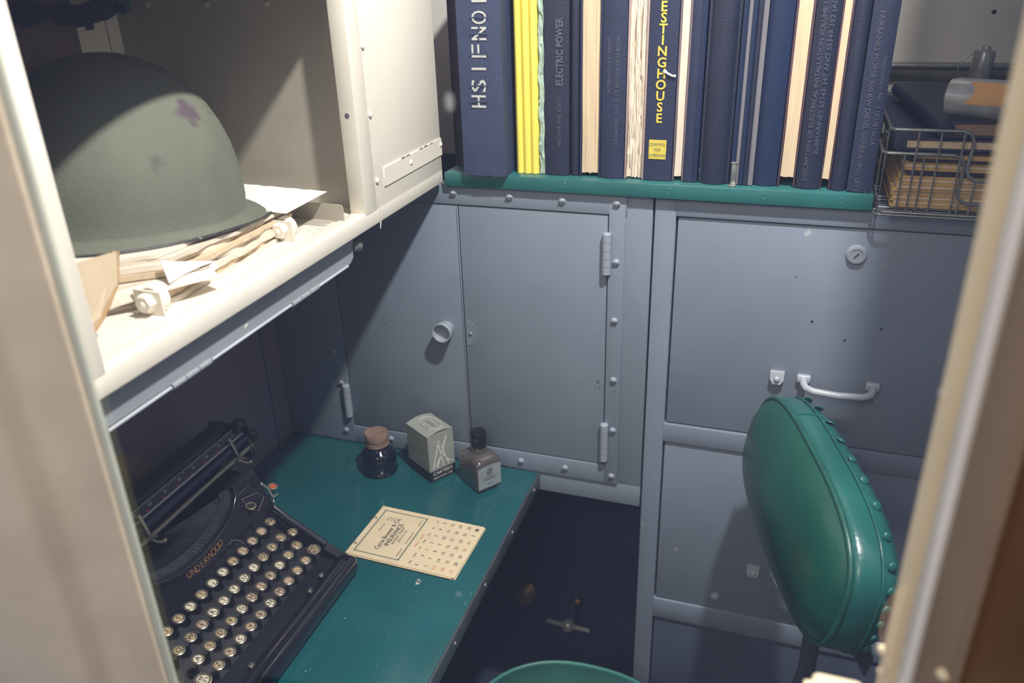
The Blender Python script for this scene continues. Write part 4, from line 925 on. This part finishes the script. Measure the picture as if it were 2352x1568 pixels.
# back rest: long axis runs away from the window, face turned to the desk and leaning back
bax = Vector((-.283, .9590, .006)).normalized()         # towards the far end
bn0 = Vector((-.959, -.283, 0)); bu0 = Vector((0, 0, 1))
bnr = (bn0*math.cos(.1635)+bu0*math.sin(.1635)).normalized(); bup = (bu0*math.cos(.1635)-bn0*math.sin(.1635)).normalized()
bc_ = Vector((.0433, .7671, -.5409))
Lh, Hh_, TH = .160, .074, .0425
def bo(r_l, r_h, t, n=64, e=3.0):
    o = []
    for i in range(n):
        a = 2*PI*i/n; c_, s_ = math.cos(a), math.sin(a); k = (abs(c_)**e+abs(s_)**e)**(-1/e)
        o.append(bc_+bax*(r_l*k*c_)+bup*(r_h*k*s_)+bnr*t)
    return o
b = MB(); b.loft([bo(Lh, Hh_, .002), bo(Lh-.004, Hh_-.004, .008), bo(Lh-.016, Hh_-.014, .016), bo(Lh-.04, Hh_-.030, .023), bo(Lh-.08, Hh_-.048, .028), bo(Lh-.12, Hh_-.060, .030), bo(.02, .006, .031)]); b.build('back_cushion', leather, chr_, smooth=80)
b = MB(); b.loft([bo(Lh+.001, Hh_+.001, .001), bo(Lh+.004, Hh_+.004, -.006), bo(Lh+.005, Hh_+.005, -.016), bo(Lh+.003, Hh_+.003, -.033), bo(Lh-.002, Hh_-.002, -.043), bo(Lh-.012, Hh_-.012, -.047)]); bd = b.build('back_band', leather2, chr_, smooth=80)
MB().tube(bo(Lh+.001, Hh_+.001, .002), .0030, 8, closed=True).build('back_piping', piping, chr_, smooth=80)
MB().tube(bo(Lh+.0055, Hh_+.0055, -.025), .0012, 6, closed=True).build('back_seam', leather2, chr_, smooth=80)
rim_ = bo(Lh+.0045, Hh_+.0045, -.034, n=60)
for i in range(0, 60, 2):
    p_ = rim_[i]; nn = (p_-bc_); nn = nn-bnr*nn.dot(bnr); nn.normalize()
    MB().dome(p_, (nn-bnr*.3).normalized(), .0050, .0020, seg=12).build('upholstery_nail', leather2, chr_, smooth=80)
for s_ in (.62,):
    seamp = [p for p in bo(Lh+.0042, Hh_+.0042, -.004)]
b = MB(); i0 = 12
prof = [bo(Lh+q, Hh_+q, t_)[i0] for q, t_ in ((.0015, .001), (.0046, -.006), (.0056, -.016), (.0042, -.031))]
b.tube(prof, .0012, 6); b.build('cross_seam', leather2, chr_)
pb_ = bc_-bup*(Hh_-.01)-bnr*.035
b = MB(); b.tube([pb_+bup*.05-bnr*.02, pb_-bnr*.02, Vector((.085, .778, -.78)), Vector((.055, .77, -.98)), Vector((0, .755, -1.05)), Vector((-.14, .744, -1.056))], .010, 10); b.build('back_support', M('support_grey', '#43484f', .4, .3), chr_, smooth=60)
b = MB(); b.loft([[bc_+bax*(a_*.15)+bup*(-Hh_+.010+q*.012)-bnr*(.0475+w_*.003) for q, w_ in ((-1, 0), (1, 0), (1, 1), (-1, 1))] for a_ in (-1, 1)]); b.build('back_plate', MATS['support_grey'], chr_)

# ------------------------------------------------------------------ valves deep in the knee space
vh = thing('tee_handle_valve', 'steel tee handle with a ball hub in the dark knee space', 'valve', (-.318, 1.2, -1.245))
MB().cyl((-.318, 1.205, -1.211), (-.318, 1.265, -1.19), .008).build('stem', navydark, vh)
b = MB().ball((-.318, 1.195, -1.215), .0135, 20); b.build('hub', M('valve_steel', '#c8c8c2', .3, .35), vh)
b = MB().cyl((-.361, 1.197, -1.2145), (-.329, 1.195, -1.215), .0050, seg=12); b.cyl((-.307, 1.195, -1.215), (-.273, 1.193, -1.214), .0050, seg=12); b.build('handle', MATS['valve_steel'], vh)
MB().ball((-.3085, 1.235, -1.185), .008, 14).build('stem_nut', brassd, vh)
vb_ = thing('brass_fitting', 'ribbed brass pipe fitting at the back of the knee space', 'fitting', (-.425, 1.23, -1.21))
b = MB().lathe([(.012, -.03), (.020, -.022), (.021, -.016), (.013, -.012), (.020, -.006), (.021, 0), (.013, .004), (.017, .012), (.0001, .016)], (-.4200, 1.232, -1.195), (.1, -1, .5), 24); b.build('body', brassd, vb_)
b = MB().cyl((-.4200, 1.238, -1.20), (-.423, 1.266, -1.215), .011); b.build('pipe', brassd, vb_)

# ------------------------------------------------------------------ lights
def light(name, typ, loc, energy, col, **k):
    d = bpy.data.lights.new(name, typ); d.energy = energy; d.color = col
    for a, v in k.items(): setattr(d, a, v)
    o = bpy.data.objects.new(name, d); C.objects.link(o); o.location = Vector(loc)+Vector((0, 0, H)); return o
light('ceiling_lamp', 'POINT', (.10, .50, .60), 74, (1.0, .965, .91), shadow_soft_size=.024)
# unseen panel above the view, added to shade the right of the drawers
struct('added_baffle', MB().box((.0965, .70, .045), (.60, .71, .80)), grey)
cor = light('corridor_fill', 'AREA', (-.20, -.60, .55), 9, (1.0, .90, .77), size=.5)  # added area fill to brighten the window frame, no fixture
cor.rotation_euler = (Vector((-.13, .30, -.25))-Vector((-.20, -.60, .55))).to_track_quat('-Z', 'Y').to_euler()
warm = light('warm_fill', 'POINT', (.20, .06, -.52), .10, (1.0, .55, .22), shadow_soft_size=.05)  # added faint warm fill for the brown reveal, no fixture
w = bpy.data.worlds.new('World'); scene.world = w; w.use_nodes = True
bg = w.node_tree.nodes['Background']; bg.inputs[0].default_value = (.40, .48, .78, 1); bg.inputs[1].default_value = .38

# ------------------------------------------------------------------ camera
a, bp_, cc, F = -3.36041741e-01, 4.42071923e-01, -3.15830011e-02, 1878.9
cy, sy, cpz, spz = math.cos(a), math.sin(a), math.cos(bp_), math.sin(bp_)
f = Vector((sy*cpz, cy*cpz, -spz)); r0 = Vector((cy, -sy, 0)); u0 = r0.cross(f)
R_ = r0*math.cos(cc)+u0*math.sin(cc); U_ = u0*math.cos(cc)-r0*math.sin(cc)
cd = bpy.data.cameras.new('camera'); cam = bpy.data.objects.new('camera', cd); C.objects.link(cam)
cam.matrix_world = Matrix(((R_.x, U_.x, -f.x, 0), (R_.y, U_.y, -f.y, 0), (R_.z, U_.z, -f.z, H), (0, 0, 0, 1)))
cd.sensor_width = 36; cd.lens = F*36/2352; cd.clip_start = .01
cd.dof.use_dof = True; cd.dof.focus_distance = .95; cd.dof.aperture_fstop = 5.4
scene.camera = cam
scene.view_settings.view_transform = 'Standard'; scene.view_settings.look = 'None'; scene.view_settings.exposure = 0.03; scene.view_settings.gamma = 1.08
